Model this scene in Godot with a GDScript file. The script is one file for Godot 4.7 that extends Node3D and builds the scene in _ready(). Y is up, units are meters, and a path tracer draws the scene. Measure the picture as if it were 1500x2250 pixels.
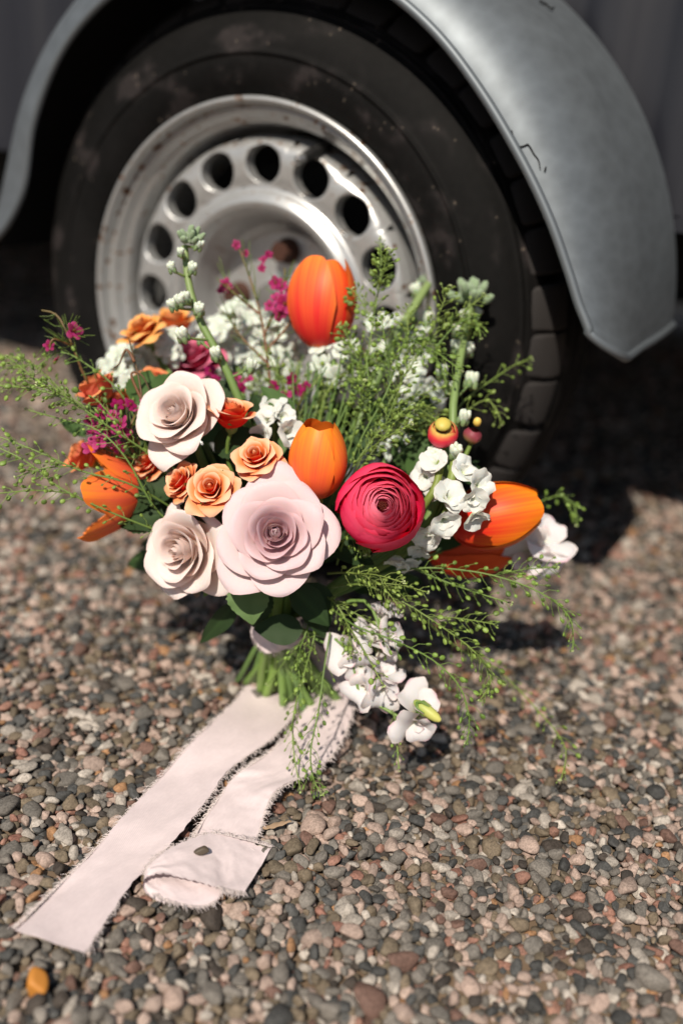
extends Node3D

var rng := RandomNumberGenerator.new()
var M := {}
var bouquet: Node3D
var ring_share := 0.0  # 0 for the innermost ring of petals, 1 for the outermost
var tie := Vector3(0.1624, 0.0910, 0.2013)


# ---------------------------------------------------------------- mesh building
class MB:
	var v := PackedVector3Array()
	var c := PackedColorArray()
	var t := PackedVector2Array()
	var ix := PackedInt32Array()

	func add(p: Vector3, col := Color.WHITE, uv := Vector2.ZERO) -> int:
		v.append(p)
		c.append(col)
		t.append(uv)
		return v.size() - 1

	func quad(a: int, b: int, d: int, e: int) -> void:
		ix.append_array(PackedInt32Array([a, b, d, a, d, e]))

	func grid(pts: PackedVector3Array, cols: PackedColorArray, nu: int, nv: int, flip := false, uvs := PackedVector2Array()) -> void:
		var o := v.size()
		v.append_array(pts)
		c.append_array(cols)
		if uvs.is_empty():
			uvs.resize(pts.size())
		t.append_array(uvs)
		for j in nv:
			for i in nu:
				var a := o + j * (nu + 1) + i
				if flip:
					quad(a, a + 1, a + nu + 2, a + nu + 1)
				else:
					quad(a, a + nu + 1, a + nu + 2, a + 1)

	func tube(path: PackedVector3Array, r0: float, r1: float, sides: int, c0: Color, c1: Color) -> void:
		var o := v.size()
		var n := path.size()
		var up := Vector3(0.31, 0.77, 0.55)
		for j in n:
			var d := (path[mini(j + 1, n - 1)] - path[maxi(j - 1, 0)]).normalized()
			var a := up.cross(d).normalized()
			var b := d.cross(a)
			up = b
			var f := float(j) / maxf(n - 1, 1)
			var r := lerpf(r0, r1, f)
			for i in sides:
				var w := TAU * i / sides
				add(path[j] + (a * cos(w) + b * sin(w)) * r, c0.lerp(c1, f), Vector2(float(i) / sides, f))
		for j in n - 1:
			for i in sides:
				var k := (i + 1) % sides
				quad(o + j * sides + i, o + (j + 1) * sides + i, o + (j + 1) * sides + k, o + j * sides + k)
		for e in [0, n - 1]:
			var m := add(path[e], c0 if e == 0 else c1)
			for i in sides:
				var k := (i + 1) % sides
				if e == 0:
					ix.append_array(PackedInt32Array([m, o + i, o + k]))
				else:
					ix.append_array(PackedInt32Array([m, o + e * sides + k, o + e * sides + i]))

	func blob(x: Transform3D, nu: int, nv: int, c0: Color, c1: Color) -> void:
		var o := v.size()
		add(x * Vector3(0, -1, 0), c0)
		for j in range(1, nv):
			var a := PI * j / nv
			for i in nu:
				var w := TAU * i / nu
				add(x * Vector3(sin(a) * cos(w), -cos(a), sin(a) * sin(w)), c0.lerp(c1, float(j) / nv))
		var top := add(x * Vector3(0, 1, 0), c1)
		for i in nu:
			var k := (i + 1) % nu
			ix.append_array(PackedInt32Array([o, o + 1 + k, o + 1 + i]))
			for j in nv - 2:
				quad(o + 1 + j * nu + i, o + 1 + j * nu + k, o + 1 + (j + 1) * nu + k, o + 1 + (j + 1) * nu + i)
			ix.append_array(PackedInt32Array([top, o + 1 + (nv - 2) * nu + i, o + 1 + (nv - 2) * nu + k]))

	func mesh(smooth := true) -> ArrayMesh:
		var vv := v
		var cc := c
		var tt := t
		var ii := ix
		if not smooth:
			vv = PackedVector3Array()
			cc = PackedColorArray()
			tt = PackedVector2Array()
			ii = PackedInt32Array()
			for k in ix:
				ii.append(vv.size())
				vv.append(v[k])
				cc.append(c[k])
				tt.append(t[k])
		var n := PackedVector3Array()
		n.resize(vv.size())
		for k in range(0, ii.size(), 3):
			var a := vv[ii[k]]
			var w := (vv[ii[k + 2]] - a).cross(vv[ii[k + 1]] - a)
			n[ii[k]] += w
			n[ii[k + 1]] += w
			n[ii[k + 2]] += w
		for k in n.size():
			n[k] = n[k].normalized() if n[k].length_squared() > 1e-30 else Vector3.UP
		var s := []
		s.resize(Mesh.ARRAY_MAX)
		s[Mesh.ARRAY_VERTEX] = vv
		s[Mesh.ARRAY_NORMAL] = n
		s[Mesh.ARRAY_COLOR] = cc
		s[Mesh.ARRAY_TEX_UV] = tt
		s[Mesh.ARRAY_INDEX] = ii
		var m := ArrayMesh.new()
		m.add_surface_from_arrays(Mesh.PRIMITIVE_TRIANGLES, s)
		return m


func part(parent: Node, called: String, mesh: Mesh, material: Material, label := "", kind := "") -> MeshInstance3D:
	var o := MeshInstance3D.new()
	o.name = numbered(parent, called)
	o.mesh = mesh
	o.material_override = material
	parent.add_child(o, true)
	if label:
		o.set_meta("label", label)
	if kind:
		o.set_meta("kind", kind)
	return o


func numbered(parent: Node, called: String) -> String:
	if not parent.has_node(NodePath(called)):
		return called
	var key := "n_" + called
	var k: int = parent.get_meta(key, 0) + 1
	parent.set_meta(key, k)
	return "%s_%03d" % [called, k]


func group_node(parent: Node, called: String, label := "", at := Vector3.ZERO, basis_ := Basis.IDENTITY) -> Node3D:
	var o := Node3D.new()
	o.name = numbered(parent, called)
	parent.add_child(o, true)
	o.transform = Transform3D(basis_, at)
	if label:
		o.set_meta("label", label)
	return o


func thing(o: Node, label: String, category: String, group := "") -> void:
	o.set_meta("label", label)
	o.set_meta("category", category)
	if group:
		o.set_meta("group", group)


func lin(r: float, g: float, b: float) -> Color:
	return Color(r / 255.0, g / 255.0, b / 255.0).srgb_to_linear()


func mat(called: String, col: Color, rough: float, metal := 0.0, vertex := false) -> StandardMaterial3D:
	var m := StandardMaterial3D.new()
	m.resource_name = called
	m.albedo_color = col
	m.roughness = rough
	m.metallic = metal
	m.vertex_color_use_as_albedo = vertex
	return m


func frame(axis: Vector3, spin := 0.0) -> Basis:
	var y := axis.normalized()
	var x := y.cross(Vector3(0.21, 0.35, 0.91)).normalized()
	var z := x.cross(y)
	return Basis(x, y, z) * Basis(Vector3.UP, spin)


func spline(p: Array, n: int) -> PackedVector3Array:
	var out := PackedVector3Array()
	var m := p.size()
	for k in n + 1:
		var f := float(k) / n * (m - 1)
		var i := mini(int(f), m - 2)
		var a: Vector3 = p[maxi(i - 1, 0)]
		var b: Vector3 = p[i]
		var d: Vector3 = p[i + 1]
		var e: Vector3 = p[mini(i + 2, m - 1)]
		out.append(b.cubic_interpolate(d, a, e, f - i))
	return out


func noise_image(size: int, freq: float, kind: int, octaves := 3, sd := 1) -> Image:
	var n := FastNoiseLite.new()
	n.seed = sd
	n.noise_type = kind as FastNoiseLite.NoiseType
	n.frequency = freq
	n.fractal_octaves = octaves
	return n.get_seamless_image(size, size)


# ---------------------------------------------------------------- petals and leaves
# q: phi, L, W, t0, t1 (degrees from the flower's axis), pw, r0, h0, rc, curl, tip, ruff, point, flat
func petal(q: Dictionary, nu: int, nv: int, col: Callable) -> ArrayMesh:
	var mb := MB.new()
	var rs := PackedFloat32Array()
	var hs := PackedFloat32Array()
	var ts := PackedFloat32Array()
	var r: float = q.r0
	var h: float = q.h0
	var steps := 24
	var wob: float = q.get("wob", 0.0)
	for k in steps + 1:
		var f := float(k) / steps
		var th: float = deg_to_rad(lerpf(q.t0, q.t1, pow(f, q.pw)) + q.tip * smoothstep(0.5, 0.95, f) + q.get("lip", 0.0) * smoothstep(0.84, 1.0, f))
		rs.append(r)
		hs.append(h)
		ts.append(th)
		r += sin(th) * q.L / steps
		h += cos(th) * q.L / steps
	var e := Vector3(cos(q.phi), 0, sin(q.phi))
	var t := Vector3(-sin(q.phi), 0, cos(q.phi))
	var ph: float = q.get("ph", 0.0)
	var a := PackedVector3Array()
	var b := PackedVector3Array()
	var ca := PackedColorArray()
	var cb := PackedColorArray()
	var round_: float = q.get("round", 0.24)
	for j in nv + 1:
		var v := float(j) / nv
		for i in nu + 1:
			var u := -1.0 + 2.0 * i / nu
			var au := absf(u)
			var s: float = 1.0 - round_ * pow(au, 2.6) - q.point * (sqrt(au * au + 0.012) - 0.11) + q.get("notch", 0.0) * (exp(-u * u * 30.0) * -1.0)
			s += wob * (sin(u * 5.3 + ph * 3.1) + 0.6 * sin(u * 11.0 + ph * 5.0))
			var vv := clampf(v * s, 0.0, 1.0)
			var f := vv * steps
			var k := mini(int(f), steps - 1)
			f -= k
			var rr := lerpf(rs[k], rs[k + 1], f)
			var hh := lerpf(hs[k], hs[k + 1], f)
			var th := lerpf(ts[k], ts[k + 1], f)
			var w: float = q.W * (0.24 + 0.76 * sin(minf(vv * 1.25, 1.0) * PI * 0.5))
			var x := u * w
			var rc: float = q.rc if q.rc > 0.0 else maxf(rr * -q.rc, q.W * 0.12)
			var ang := clampf(x / rc, -2.6, 2.6)
			var lat := rc * sin(ang)
			var inw := rc * (1.0 - cos(ang))
			var nin := (e * -cos(th) + Vector3.UP * sin(th))
			var dir := nin if q.rc > 0.0 else -e
			var kk := smoothstep(0.3, 1.0, au) * smoothstep(0.3, 1.0, vv)
			var cu: float = q.curl * kk * kk
			lat -= signf(u) * cu * 0.45
			var ru: float = q.ruff * vv * vv * (sin(u * 3.1 + ph) + 0.5 * sin(u * 6.7 + ph * 2.3)) + q.get("roll", 0.0) * q.W * u * smoothstep(0.0, 0.5, vv)
			var p := e * rr + Vector3.UP * hh + t * lat + dir * inw - nin * (cu + ru)
			var th_: float = q.L * 0.018 * (1.0 - pow(au, 4.0)) * (1.0 - pow(v, 6.0)) + q.L * 0.0006
			a.append(p)
			b.append(p + nin * th_)
			ca.append(col.call(u, vv, 0))
			cb.append(col.call(u, vv, 1))
	mb.grid(a, ca, nu, nv, true)
	mb.grid(b, cb, nu, nv, false)
	return mb.mesh()


# rings: [count, L, W, t0, t1, r0, h0, rc, curl, tip, ruff, point]; all lengths in units of the flower's radius
func rose(parent: Node3D, called: String, label: String, at: Vector3, axis: Vector3, R: float, spin: float, rings: Array, col: Callable, m: Material, nu := 8, nv := 8) -> Node3D:
	var o := group_node(parent, called, label, at, frame(axis, spin))
	# a spiral of petals, each on a shell of its own outside the one before it
	var phi := rng.randf() * TAU
	var total := 0
	for g in rings:
		total += g[0]
	for k in total:
		ring_share = float(k) / (total - 1)
		var x := ring_share * (rings.size() - 1)
		var gi := mini(int(x), rings.size() - 2)
		var g := []
		for c in 12:
			g.append(lerpf(rings[gi][c], rings[gi + 1][c], x - gi))
		var q := {"phi": phi, "L": g[1] * R * rng.randf_range(0.92, 1.06), "W": g[2] * R * rng.randf_range(0.92, 1.08), "t0": g[3], "t1": g[4] + rng.randf_range(-1.5, 1.5) * (1.0 + 3.0 * ring_share * ring_share),
			"pw": 1.0, "r0": g[5] * R, "h0": g[6] * R, "rc": g[7], "curl": g[8] * R * rng.randf_range(0.7, 1.3), "tip": g[9] * rng.randf_range(0.7, 1.25),
			"ruff": g[10] * R, "point": g[11], "ph": rng.randf() * TAU, "wob": 0.012, "round": 0.24 - 0.12 * g[11], "lip": g[9] * 1.7 if g[9] > 0.0 else 0.0}
		part(o, "petal", petal(q, nu, nv, col), m)
		phi += deg_to_rad(137.5) + rng.randf_range(-0.12, 0.12)
	if not called.begins_with("ranunculus"):
		ring_share = 0.0
		var heart := MB.new()
		heart.blob(Transform3D(Basis.from_scale(Vector3(0.085, 0.22, 0.085) * R), Vector3(0, -0.02 * R, 0)), 9, 7, col.call(0.0, 0.4, 1), col.call(0.0, 0.9, 1))
		part(o, "flower_heart", heart.mesh(), m)
	return o


func leaf_mesh(L: float, W: float, bend: float, fold: float, teeth: int, c0: Color, c1: Color, twist := 0.0) -> ArrayMesh:
	var mb := MB.new()
	var nu := 6
	var nv := 12 if teeth == 0 else 26
	for side in 2:
		var a := PackedVector3Array()
		var ca := PackedColorArray()
		for j in nv + 1:
			var v := float(j) / nv
			var th := bend * v
			var y := (sin(th) / bend if absf(bend) > 0.01 else v) * L
			var z := ((1.0 - cos(th)) / bend if absf(bend) > 0.01 else 0.0) * L
			var w := W * (pow(sin(PI * pow(v, 0.75)), 0.85) + 0.03)
			if teeth > 0:
				w *= 1.0 + 0.12 * (fmod(v * teeth, 1.0) - 0.5)
			for i in nu + 1:
				var u := -1.0 + 2.0 * i / nu
				var tw := twist * v
				var lift := absf(u) * w * fold + 0.05 * W * sin(v * 17.0) * u * u
				var nrm := Vector3(0, -sin(th), cos(th))
				var p := Vector3(u * w * cos(tw), y, -z) + Vector3(0, 0, 1) * (u * w * sin(tw)) + nrm * (lift - side * (0.012 * W * (1.0 - u * u) + 0.00003))
				a.append(p)
				var vein := 0.75 + 0.25 * minf(1.0, absf(u) * 6.0)
				ca.append(c1.lerp(c0, vein) if side == 0 else c1)
		mb.grid(a, ca, nu, nv, side == 1)
	return mb.mesh()


func leaf(parent: Node3D, at: Vector3, dir: Vector3, face: Vector3, L: float, W: float, bend: float, fold: float, teeth: int, c0: Color, c1: Color, label := "") -> void:
	var y := dir.normalized()
	var x := y.cross(face).normalized()
	var z := x.cross(y)
	var o := part(parent, "leaf", leaf_mesh(L, W, bend, fold, teeth, c0, c1), M.leaf, label)
	o.transform = Transform3D(Basis(x, y, z), at)


func stem(parent: Node3D, pts: Array, r0: float, r1: float, c0: Color, c1: Color) -> void:
	# the points are the world's; parents may be turned
	var inv := parent.global_transform.affine_inverse()
	var w := []
	for p in pts:
		w.append(inv * p)
	var mb := MB.new()
	mb.tube(spline(w, 12), r0, r1, 7, c0, c1)
	part(parent, "stem", mb.mesh(), M.stem)


func tulip(label: String, at: Vector3, axis: Vector3, L: float, R: float, spin: float, opened: float, hot: Color, warm: Color) -> Node3D:
	var b := frame(axis)
	var l := b.inverse() * (Vector3(0.38, 0.6, 0.8) - at)
	var o := group_node(bouquet, "tulip", label, at, b)
	var first := atan2(l.z, l.x) + spin
	for k in 6:
		var inner := k % 2
		var ph := rng.randf() * TAU
		var col := func(u: float, v: float, side: int) -> Color:
			var f := clampf(smoothstep(0.42, 1.3, absf(u) * 0.45 + v * 0.8) + 0.09 * sin(u * 17.0 + ph) * v + 0.08 * sin(u * 41.0 + ph * 2.0) * v + 0.06 * sin(u * 73.0 + ph * 5.0) + 0.30 * exp(-u * u * 16.0) * smoothstep(0.1, 0.6, v), 0.0, 1.0)
			var c := hot.lerp(warm, f)
			if side == 1:
				c = warm.lerp(hot, 0.35)
			c = c.lerp(lin(235, 190, 60), 0.7 * (1.0 - smoothstep(0.0, 0.13, v)))
			return c
		var q := {"phi": first + TAU / 6.0 * k, "L": L * 1.3 * (0.97 if inner else 1.0), "W": R * (1.05 if opened < 5.0 else 0.85), "t0": 82.0, "t1": (-44.0 if inner else (-35.0 if opened == 0.0 else -41.0)) + maxf(opened, 0.0) + rng.randf_range(-4, 4), "pw": 0.62, "r0": R * 0.1, "h0": R * 0.02 * inner,
			"rc": (-1.0 if inner else (-1.16 if opened == 0.0 else -1.07)) if opened < 5.0 else R * 1.1, "curl": R * (0.02 if inner else (0.09 if opened == 0.0 else 0.03)) + maxf(opened, 0.0) * 0.00005, "tip": maxf(opened, 0.0) * 0.3, "ruff": R * 0.032 + maxf(opened, 0.0) * 0.00005, "point": 0.13, "ph": ph, "round": 0.36, "wob": 0.010}
		part(o, "petal", petal(q, 44, 16, col), M.petal_gloss)
	stem(o, [at + axis.normalized() * L * 0.02, at - axis.normalized() * 0.03, at.lerp(tie, 0.55), tie], 0.0034, 0.003, lin(150, 175, 95), lin(80, 115, 50))
	return o


# ---------------------------------------------------------------- sprigs of small things
func pod_shape(mb: MB, at: Vector3, dir: Vector3, r: float, c0: Color, c1: Color) -> void:
	var b := frame(dir, rng.randf() * TAU)
	mb.blob(Transform3D(Basis(b.x * r, b.y * r * 1.15, b.z * r * 0.5), at + dir * r), 6, 4, c0, c1)


func cress(label: String, pts: Array, count: int, size: float, reach: float, branches := 0) -> void:
	var o := group_node(bouquet, "cress_sprig", label)
	var st := MB.new()
	var pods := MB.new()
	var warmth := rng.randf() * 0.55
	var g0 := lin(84, 112, 50).lerp(lin(112, 124, 60), warmth)
	var g1 := lin(116, 146, 68).lerp(lin(146, 158, 82), warmth)
	var paths := [spline(pts, 22)]
	for k in branches:
		var main: PackedVector3Array = paths[0]
		var at := main[int(lerpf(4, 17, (k + 0.5) / branches))]
		var nxt := main[mini(int(lerpf(4, 17, (k + 0.5) / branches)) + 2, main.size() - 1)]
		var d := (nxt - at).normalized()
		var side := d.cross(Vector3(rng.randf_range(-1, 1), rng.randf_range(-1, 1), rng.randf_range(-1, 1))).normalized()
		var l := rng.randf_range(0.03, 0.055)
		paths.append(spline([at, at + (d * 0.8 + side * 0.5) * l * 0.5, at + (d * 0.85 + side * 0.55) * l + Vector3(0, -0.004, 0)], 10))
	for pi in paths.size():
		var path: PackedVector3Array = paths[pi]
		st.tube(path, 0.0008 if pi == 0 else 0.0005, 0.0004, 5, g0, g1)
		var n := int(count * 0.78) if pi == 0 else int(count * 0.32)
		var a := rng.randf() * TAU
		for k in n:
			var f := lerpf(0.18 if pi == 0 else 0.12, 1.0, (k + rng.randf() * 0.5) / n)
			var x := f * (path.size() - 1)
			var i := mini(int(x), path.size() - 2)
			var p := path[i].lerp(path[i + 1], x - i)
			var d := (path[i + 1] - path[i]).normalized()
			a += 2.4 + rng.randf_range(-0.3, 0.3)
			var b := frame(d, a)
			var late := smoothstep(0.75, 1.0, f)
			var l := reach * rng.randf_range(0.7, 1.2) * lerpf(1.0, 0.4, late)
			var out := (b.x * 0.85 + d * 0.55).normalized()
			var q := p + out * l * 0.6
			var end := p + out * l + Vector3(0, -0.15, 0) * l + d * l * 0.2
			st.tube(PackedVector3Array([p, q, end]), 0.00028, 0.0002, 3, g1, g1)
			var r := size * lerpf(0.95, 0.4, late) * rng.randf_range(0.5, 1.1)
			var tone := rng.randf()
			pod_shape(pods, end, (end - q).normalized(), r, lin(112, 146, 60).lerp(lin(66, 92, 38), tone).lerp(lin(132, 138, 66), warmth * 0.5), lin(150, 180, 84).lerp(lin(84, 110, 46), tone).lerp(lin(160, 160, 84), warmth * 0.4))
		for k in 9:
			var d := (path[path.size() - 1] - path[path.size() - 2]).normalized()
			var w := (d + Vector3(rng.randf_range(-1, 1), rng.randf_range(-1, 1), rng.randf_range(-1, 1)) * 0.7).normalized()
			pod_shape(pods, path[path.size() - 1] + w * 0.0012, w, size * 0.3, lin(120, 150, 70), lin(205, 212, 160))
	part(o, "stem", st.mesh(), M.stem)
	part(o, "seed_cluster", pods.mesh(), M.pod, "", "stuff")


func bud(mb: MB, at: Vector3, dir: Vector3, r: float, white: Color, green: Color) -> void:
	var b := frame(dir, rng.randf() * TAU)
	for k in 5:
		var off := b.x * cos(k * 1.26) * r * 0.26 + b.z * sin(k * 1.26) * r * 0.26
		var tb := frame((dir + (b.x * cos(k * 1.26 + 1.0) + b.z * sin(k * 1.26 + 1.0)) * 0.45).normalized())
		mb.blob(Transform3D(Basis(tb.x * r * 0.42, tb.y * r * rng.randf_range(0.75, 0.95), tb.z * r * 0.42), at + dir * r * 0.88 + off), 7, 5, green.lerp(white, 0.35), white)
	for k in 4:
		var w := k * TAU / 4 + 0.4
		var off := b.x * cos(w) * r * 0.40 + b.z * sin(w) * r * 0.40
		var tb := frame((dir - (b.x * cos(w) + b.z * sin(w)) * 0.22).normalized())
		mb.blob(Transform3D(Basis(tb.x * r * 0.36, tb.y * r * 0.66, tb.z * r * 0.36), at + dir * r * 0.44 + off), 6, 4, green, green.lerp(white, 0.18))


# a ruffled flower of a few petals, joined at its heart
func floret(parent: Node3D, called: String, at: Vector3, dir: Vector3, R: float, n: int, open: float, ruff: float, col: Callable, m: Material, nu := 5, nv := 5) -> void:
	var o := group_node(parent, called, "", parent.global_transform.affine_inverse() * at, frame(dir, rng.randf() * TAU))
	for k in n + 2:
		var inner := k >= n
		var q := {"phi": TAU / n * (k + (0.5 if inner else 0.0)) + rng.randf_range(-0.25, 0.25), "L": R * rng.randf_range(1.05, 1.4) * (0.6 if inner else 1.0), "W": R * rng.randf_range(0.7, 0.95) * (0.8 if inner else 1.0), "t0": 15.0,
			"t1": open * (0.55 if inner else 1.25) + rng.randf_range(-22, 22), "pw": 0.8, "r0": R * 0.05, "h0": 0.0, "rc": R * (0.6 if inner else 1.8), "curl": R * 0.12, "tip": rng.randf_range(-50, 60), "ruff": R * ruff, "point": 0.0, "ph": rng.randf() * TAU, "round": 0.38, "wob": 0.04}
		part(o, "petal", petal(q, nu, nv, col), m)


# a broad ruffled standard petal, two wings folded before it and a small keel
func pea_flower(parent: Node3D, at: Vector3, dir: Vector3, R: float, spin: float, col: Callable) -> void:
	var o := group_node(parent, "blossom", "", parent.global_transform.affine_inverse() * at, frame(dir, spin))
	for k in [[0.0, 1.3, 1.05, 15.0, 98.0, 2.4, 0.22, 0.10], [2.2, 1.0, 0.66, 10.0, 62.0, 0.9, 0.14, 0.07], [-2.2, 1.0, 0.66, 10.0, 62.0, 0.9, 0.14, 0.07], [PI, 0.62, 0.34, 10.0, 24.0, 0.2, 0.0, 0.02]]:
		var q := {"phi": k[0] + rng.randf_range(-0.15, 0.15), "L": R * k[1], "W": R * k[2], "t0": k[3], "t1": k[4] + rng.randf_range(-10, 10), "pw": 0.7, "r0": R * 0.04, "h0": -R * 0.3, "rc": R * k[5], "curl": R * k[6], "tip": rng.randf_range(5, 45), "ruff": R * k[7], "point": 0.0, "ph": rng.randf() * TAU, "round": 0.3, "notch": 0.06, "wob": 0.03}
		part(o, "petal", petal(q, 10, 9, col), M.petal)
	var mb := MB.new()
	mb.blob(Transform3D(Basis.from_scale(Vector3(R * 0.16, R * 0.26, R * 0.16)), Vector3(0, -R * 0.42, 0)), 8, 5, lin(96, 126, 60), lin(128, 154, 84))
	part(o, "calyx", mb.mesh(), M.stem)


func small_floret(mb: MB, at: Vector3, dir: Vector3, R: float, n: int, c0: Color, c1: Color) -> void:
	var b := frame(dir, rng.randf() * TAU)
	for k in n:
		var w := TAU * k / n
		var e := b.x * cos(w) + b.z * sin(w)
		var s := dir.cross(e)
		var lift := rng.randf_range(-0.25, 0.55)
		var out := (e + dir * lift).normalized()
		var up := s.cross(out)
		mb.blob(Transform3D(Basis(s * R * rng.randf_range(0.40, 0.56), out * R * rng.randf_range(0.5, 0.64), up * R * 0.06), at + out * R * 0.55), 7, 5, c0, c1)


# ---------------------------------------------------------------- the trailer
func lathe(prof: PackedVector2Array, n: int, turns := 1.0) -> MB:
	# profile points are (radius, z); the axis is z; it starts below
	var mb := MB.new()
	var pts := PackedVector3Array()
	var cols := PackedColorArray()
	var uvs := PackedVector2Array()
	var m := prof.size()
	var len_ := PackedFloat32Array([0.0])
	for k in range(1, m):
		len_.append(len_[k - 1] + prof[k].distance_to(prof[k - 1]))
	for j in n + 1:
		var a := TAU * j / n * turns - PI / 2
		for k in m:
			pts.append(Vector3(cos(a) * prof[k].x, sin(a) * prof[k].x, prof[k].y))
			cols.append(Color.WHITE)
			uvs.append(Vector2(float(j) / n, len_[k] / len_[m - 1]))
	mb.grid(pts, cols, m - 1, n, true, uvs)
	return mb


func smooth_profile(p: Array, per := 4) -> PackedVector2Array:
	var out := PackedVector2Array()
	for i in p.size() - 1:
		var a: Vector2 = p[maxi(i - 1, 0)]
		var b: Vector2 = p[i]
		var c: Vector2 = p[i + 1]
		var d: Vector2 = p[mini(i + 2, p.size() - 1)]
		for k in per:
			out.append(b.cubic_interpolate(c, a, d, float(k) / per))
	out.append(p[p.size() - 1])
	return out


func disc_z(r: float) -> float:
	var k := [[0.148, -0.034], [0.1465, -0.024], [0.143, -0.016], [0.138, -0.0125], [0.128, -0.0115], [0.115, -0.0125], [0.108, -0.015], [0.1045, -0.015], [0.1, -0.010], [0.094, -0.006], [0.088, -0.0085], [0.083, -0.017], [0.078, -0.032], [0.073, -0.046], [0.066, -0.053], [0.03, -0.052], [0.02, -0.05]]
	for i in k.size() - 1:
		if r <= k[i][0] and r >= k[i + 1][0]:
			var f: float = (r - k[i + 1][0]) / (k[i][0] - k[i + 1][0])
			f = f * f * (3.0 - 2.0 * f) * 0.5 + f * 0.5
			return lerpf(k[i + 1][1], k[i][1], f)
	return k[0][1] if r > 0.148 else -0.05


func build_trailer() -> void:
	var T := group_node(self, "trailer")
	thing(T, "dark grey trailer on one worn tyre with a silver rim and galvanised mudguard", "trailer")
	var hub := Vector3(0, 0.262, 0)
	# tyre
	var prof := smooth_profile([Vector2(0.168, -0.012), Vector2(0.1745, -0.008), Vector2(0.180, -0.001), Vector2(0.190, 0.0055), Vector2(0.202, 0.0085), Vector2(0.2085, 0.0088), Vector2(0.2105, 0.0104), Vector2(0.2125, 0.0102), Vector2(0.2140, 0.0080), Vector2(0.222, 0.0062), Vector2(0.232, 0.0025),
		Vector2(0.240, -0.0025), Vector2(0.2455, -0.0075), Vector2(0.2475, -0.0083), Vector2(0.2490, -0.0112), Vector2(0.2485, -0.0135), Vector2(0.2505, -0.0150), Vector2(0.2535, -0.0205), Vector2(0.2575, -0.030)], 4)
	for k in [[0.2615, -0.0515], [0.2620, -0.053], [0.2620, -0.0555], [0.2705, -0.0565], [0.2712, -0.078], [0.2708, -0.079], [0.2622, -0.080], [0.2622, -0.0835], [0.2708, -0.0845], [0.2712, -0.105], [0.2705, -0.106], [0.2622, -0.107], [0.2622, -0.1105], [0.2705, -0.112], [0.2695, -0.132], [0.2685, -0.133], [0.261, -0.134], [0.261, -0.1375], [0.2665, -0.1385], [0.262, -0.152], [0.252, -0.164], [0.235, -0.174], [0.2, -0.180], [0.17, -0.17]]:
		prof.append(Vector2(k[0], k[1]))
	var tyre := part(T, "tyre", lathe(prof, 160).mesh(), M.tyre, "worn black tyre with dusty sidewall")
	tyre.position = hub
	var variants := []
	for w in 4:
		variants.append(tread_block(rng.randf_range(0.87, 0.92), rng.randf_range(-0.0004, 0.0004)))
	for k in 40:
		var b := part(tyre, "tread_block", variants[rng.randi() % 4], M.tread)
		b.rotation.z = TAU * k / 40.0 + rng.randf_range(-0.008, 0.008)
	# rim
	var rp := smooth_profile([Vector2(0.1725, -0.012), Vector2(0.1765, -0.006), Vector2(0.1785, -0.001), Vector2(0.1785, 0.0035), Vector2(0.1762, 0.0052), Vector2(0.1738, 0.0035), Vector2(0.1728, -0.002), Vector2(0.1715, -0.008), Vector2(0.1675, -0.0068), Vector2(0.1625, -0.0145), Vector2(0.1585, -0.018), Vector2(0.1565, -0.025), Vector2(0.1555, -0.035), Vector2(0.1535, -0.055), Vector2(0.1525, -0.075), Vector2(0.152, -0.1)], 4)
	var rim := part(T, "wheel_rim", lathe(rp, 144).mesh(), M.rim, "silver steel rim with rusty flange")
	rim.position = hub
	var disc := MB.new()
	var holes := 16
	var N := 40
	for s in holes:
		var mid := deg_to_rad(2.0 + 22.5 * s)
		var half := PI / holes
		var rl := 0.106
		var rh := 0.1465
		var hr := 0.0168
		var hc := 0.1245
		var rings := 7
		var pts := PackedVector3Array()
		var cols := PackedColorArray()
		var uvs := PackedVector2Array()
		for j in rings + 3:
			for i in N + 1:
				var w := TAU * i / N
				# circle point, and the point of the sector's border in the same direction
				var cx := cos(w)
				var cy := sin(w)
				var k := 1.0 / maxf(absf(cx) / (half * hc), absf(cy) / (rh - hc if cy > 0 else hc - rl))
				var bx := cx * k
				var by := cy * k
				var f := clampf(float(j - 2) / rings, 0.0, 1.0)
				f = pow(f, 1.4)
				var x := lerpf(cx * hr * 1.04, bx, f)
				var y := lerpf(cy * hr * 0.96, by, f)
				var r := hc + y
				var a := mid - x / lerpf(hc, hc, f)
				var z := disc_z(r) - 0.0016 * exp(-f * 14.0)
				if j < 2:
					z -= 0.006 * (2 - j)
				pts.append(Vector3(cos(a) * r, sin(a) * r, z))
				cols.append(Color.WHITE)
				uvs.append(Vector2(fposmod((a + PI / 2) / TAU, 1.0), clampf((0.148 - r) / 0.13, 0.0, 1.0)))
		disc.grid(pts, cols, N, rings + 2, false, uvs)
	var dp := PackedVector2Array()
	for k in 4:
		dp.append(Vector2(0.1485, -0.05 + 0.004 * k))
	for k in 5:
		var r := lerpf(0.148, 0.1465, k / 4.0)
		dp.append(Vector2(r, disc_z(r)))
	var outer := lathe(dp, 128)
	var ip := PackedVector2Array()
	for k in 60:
		var r := lerpf(0.106, 0.004, k / 59.0)
		ip.append(Vector2(r, disc_z(r)))
	var inner := lathe(ip, 128)
	for other in [outer, inner]:
		var o := disc.v.size()
		disc.v.append_array(other.v)
		disc.c.append_array(other.c)
		for p in other.v:
			disc.t.append(Vector2(fposmod((atan2(p.y, p.x) + PI / 2) / TAU, 1.0), clampf((0.148 - Vector2(p.x, p.y).length()) / 0.13, 0.0, 1.0)))
		for k in other.ix:
			disc.ix.append(k + o)
	part(rim, "wheel_disc", disc.mesh(), M.disc)
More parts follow.
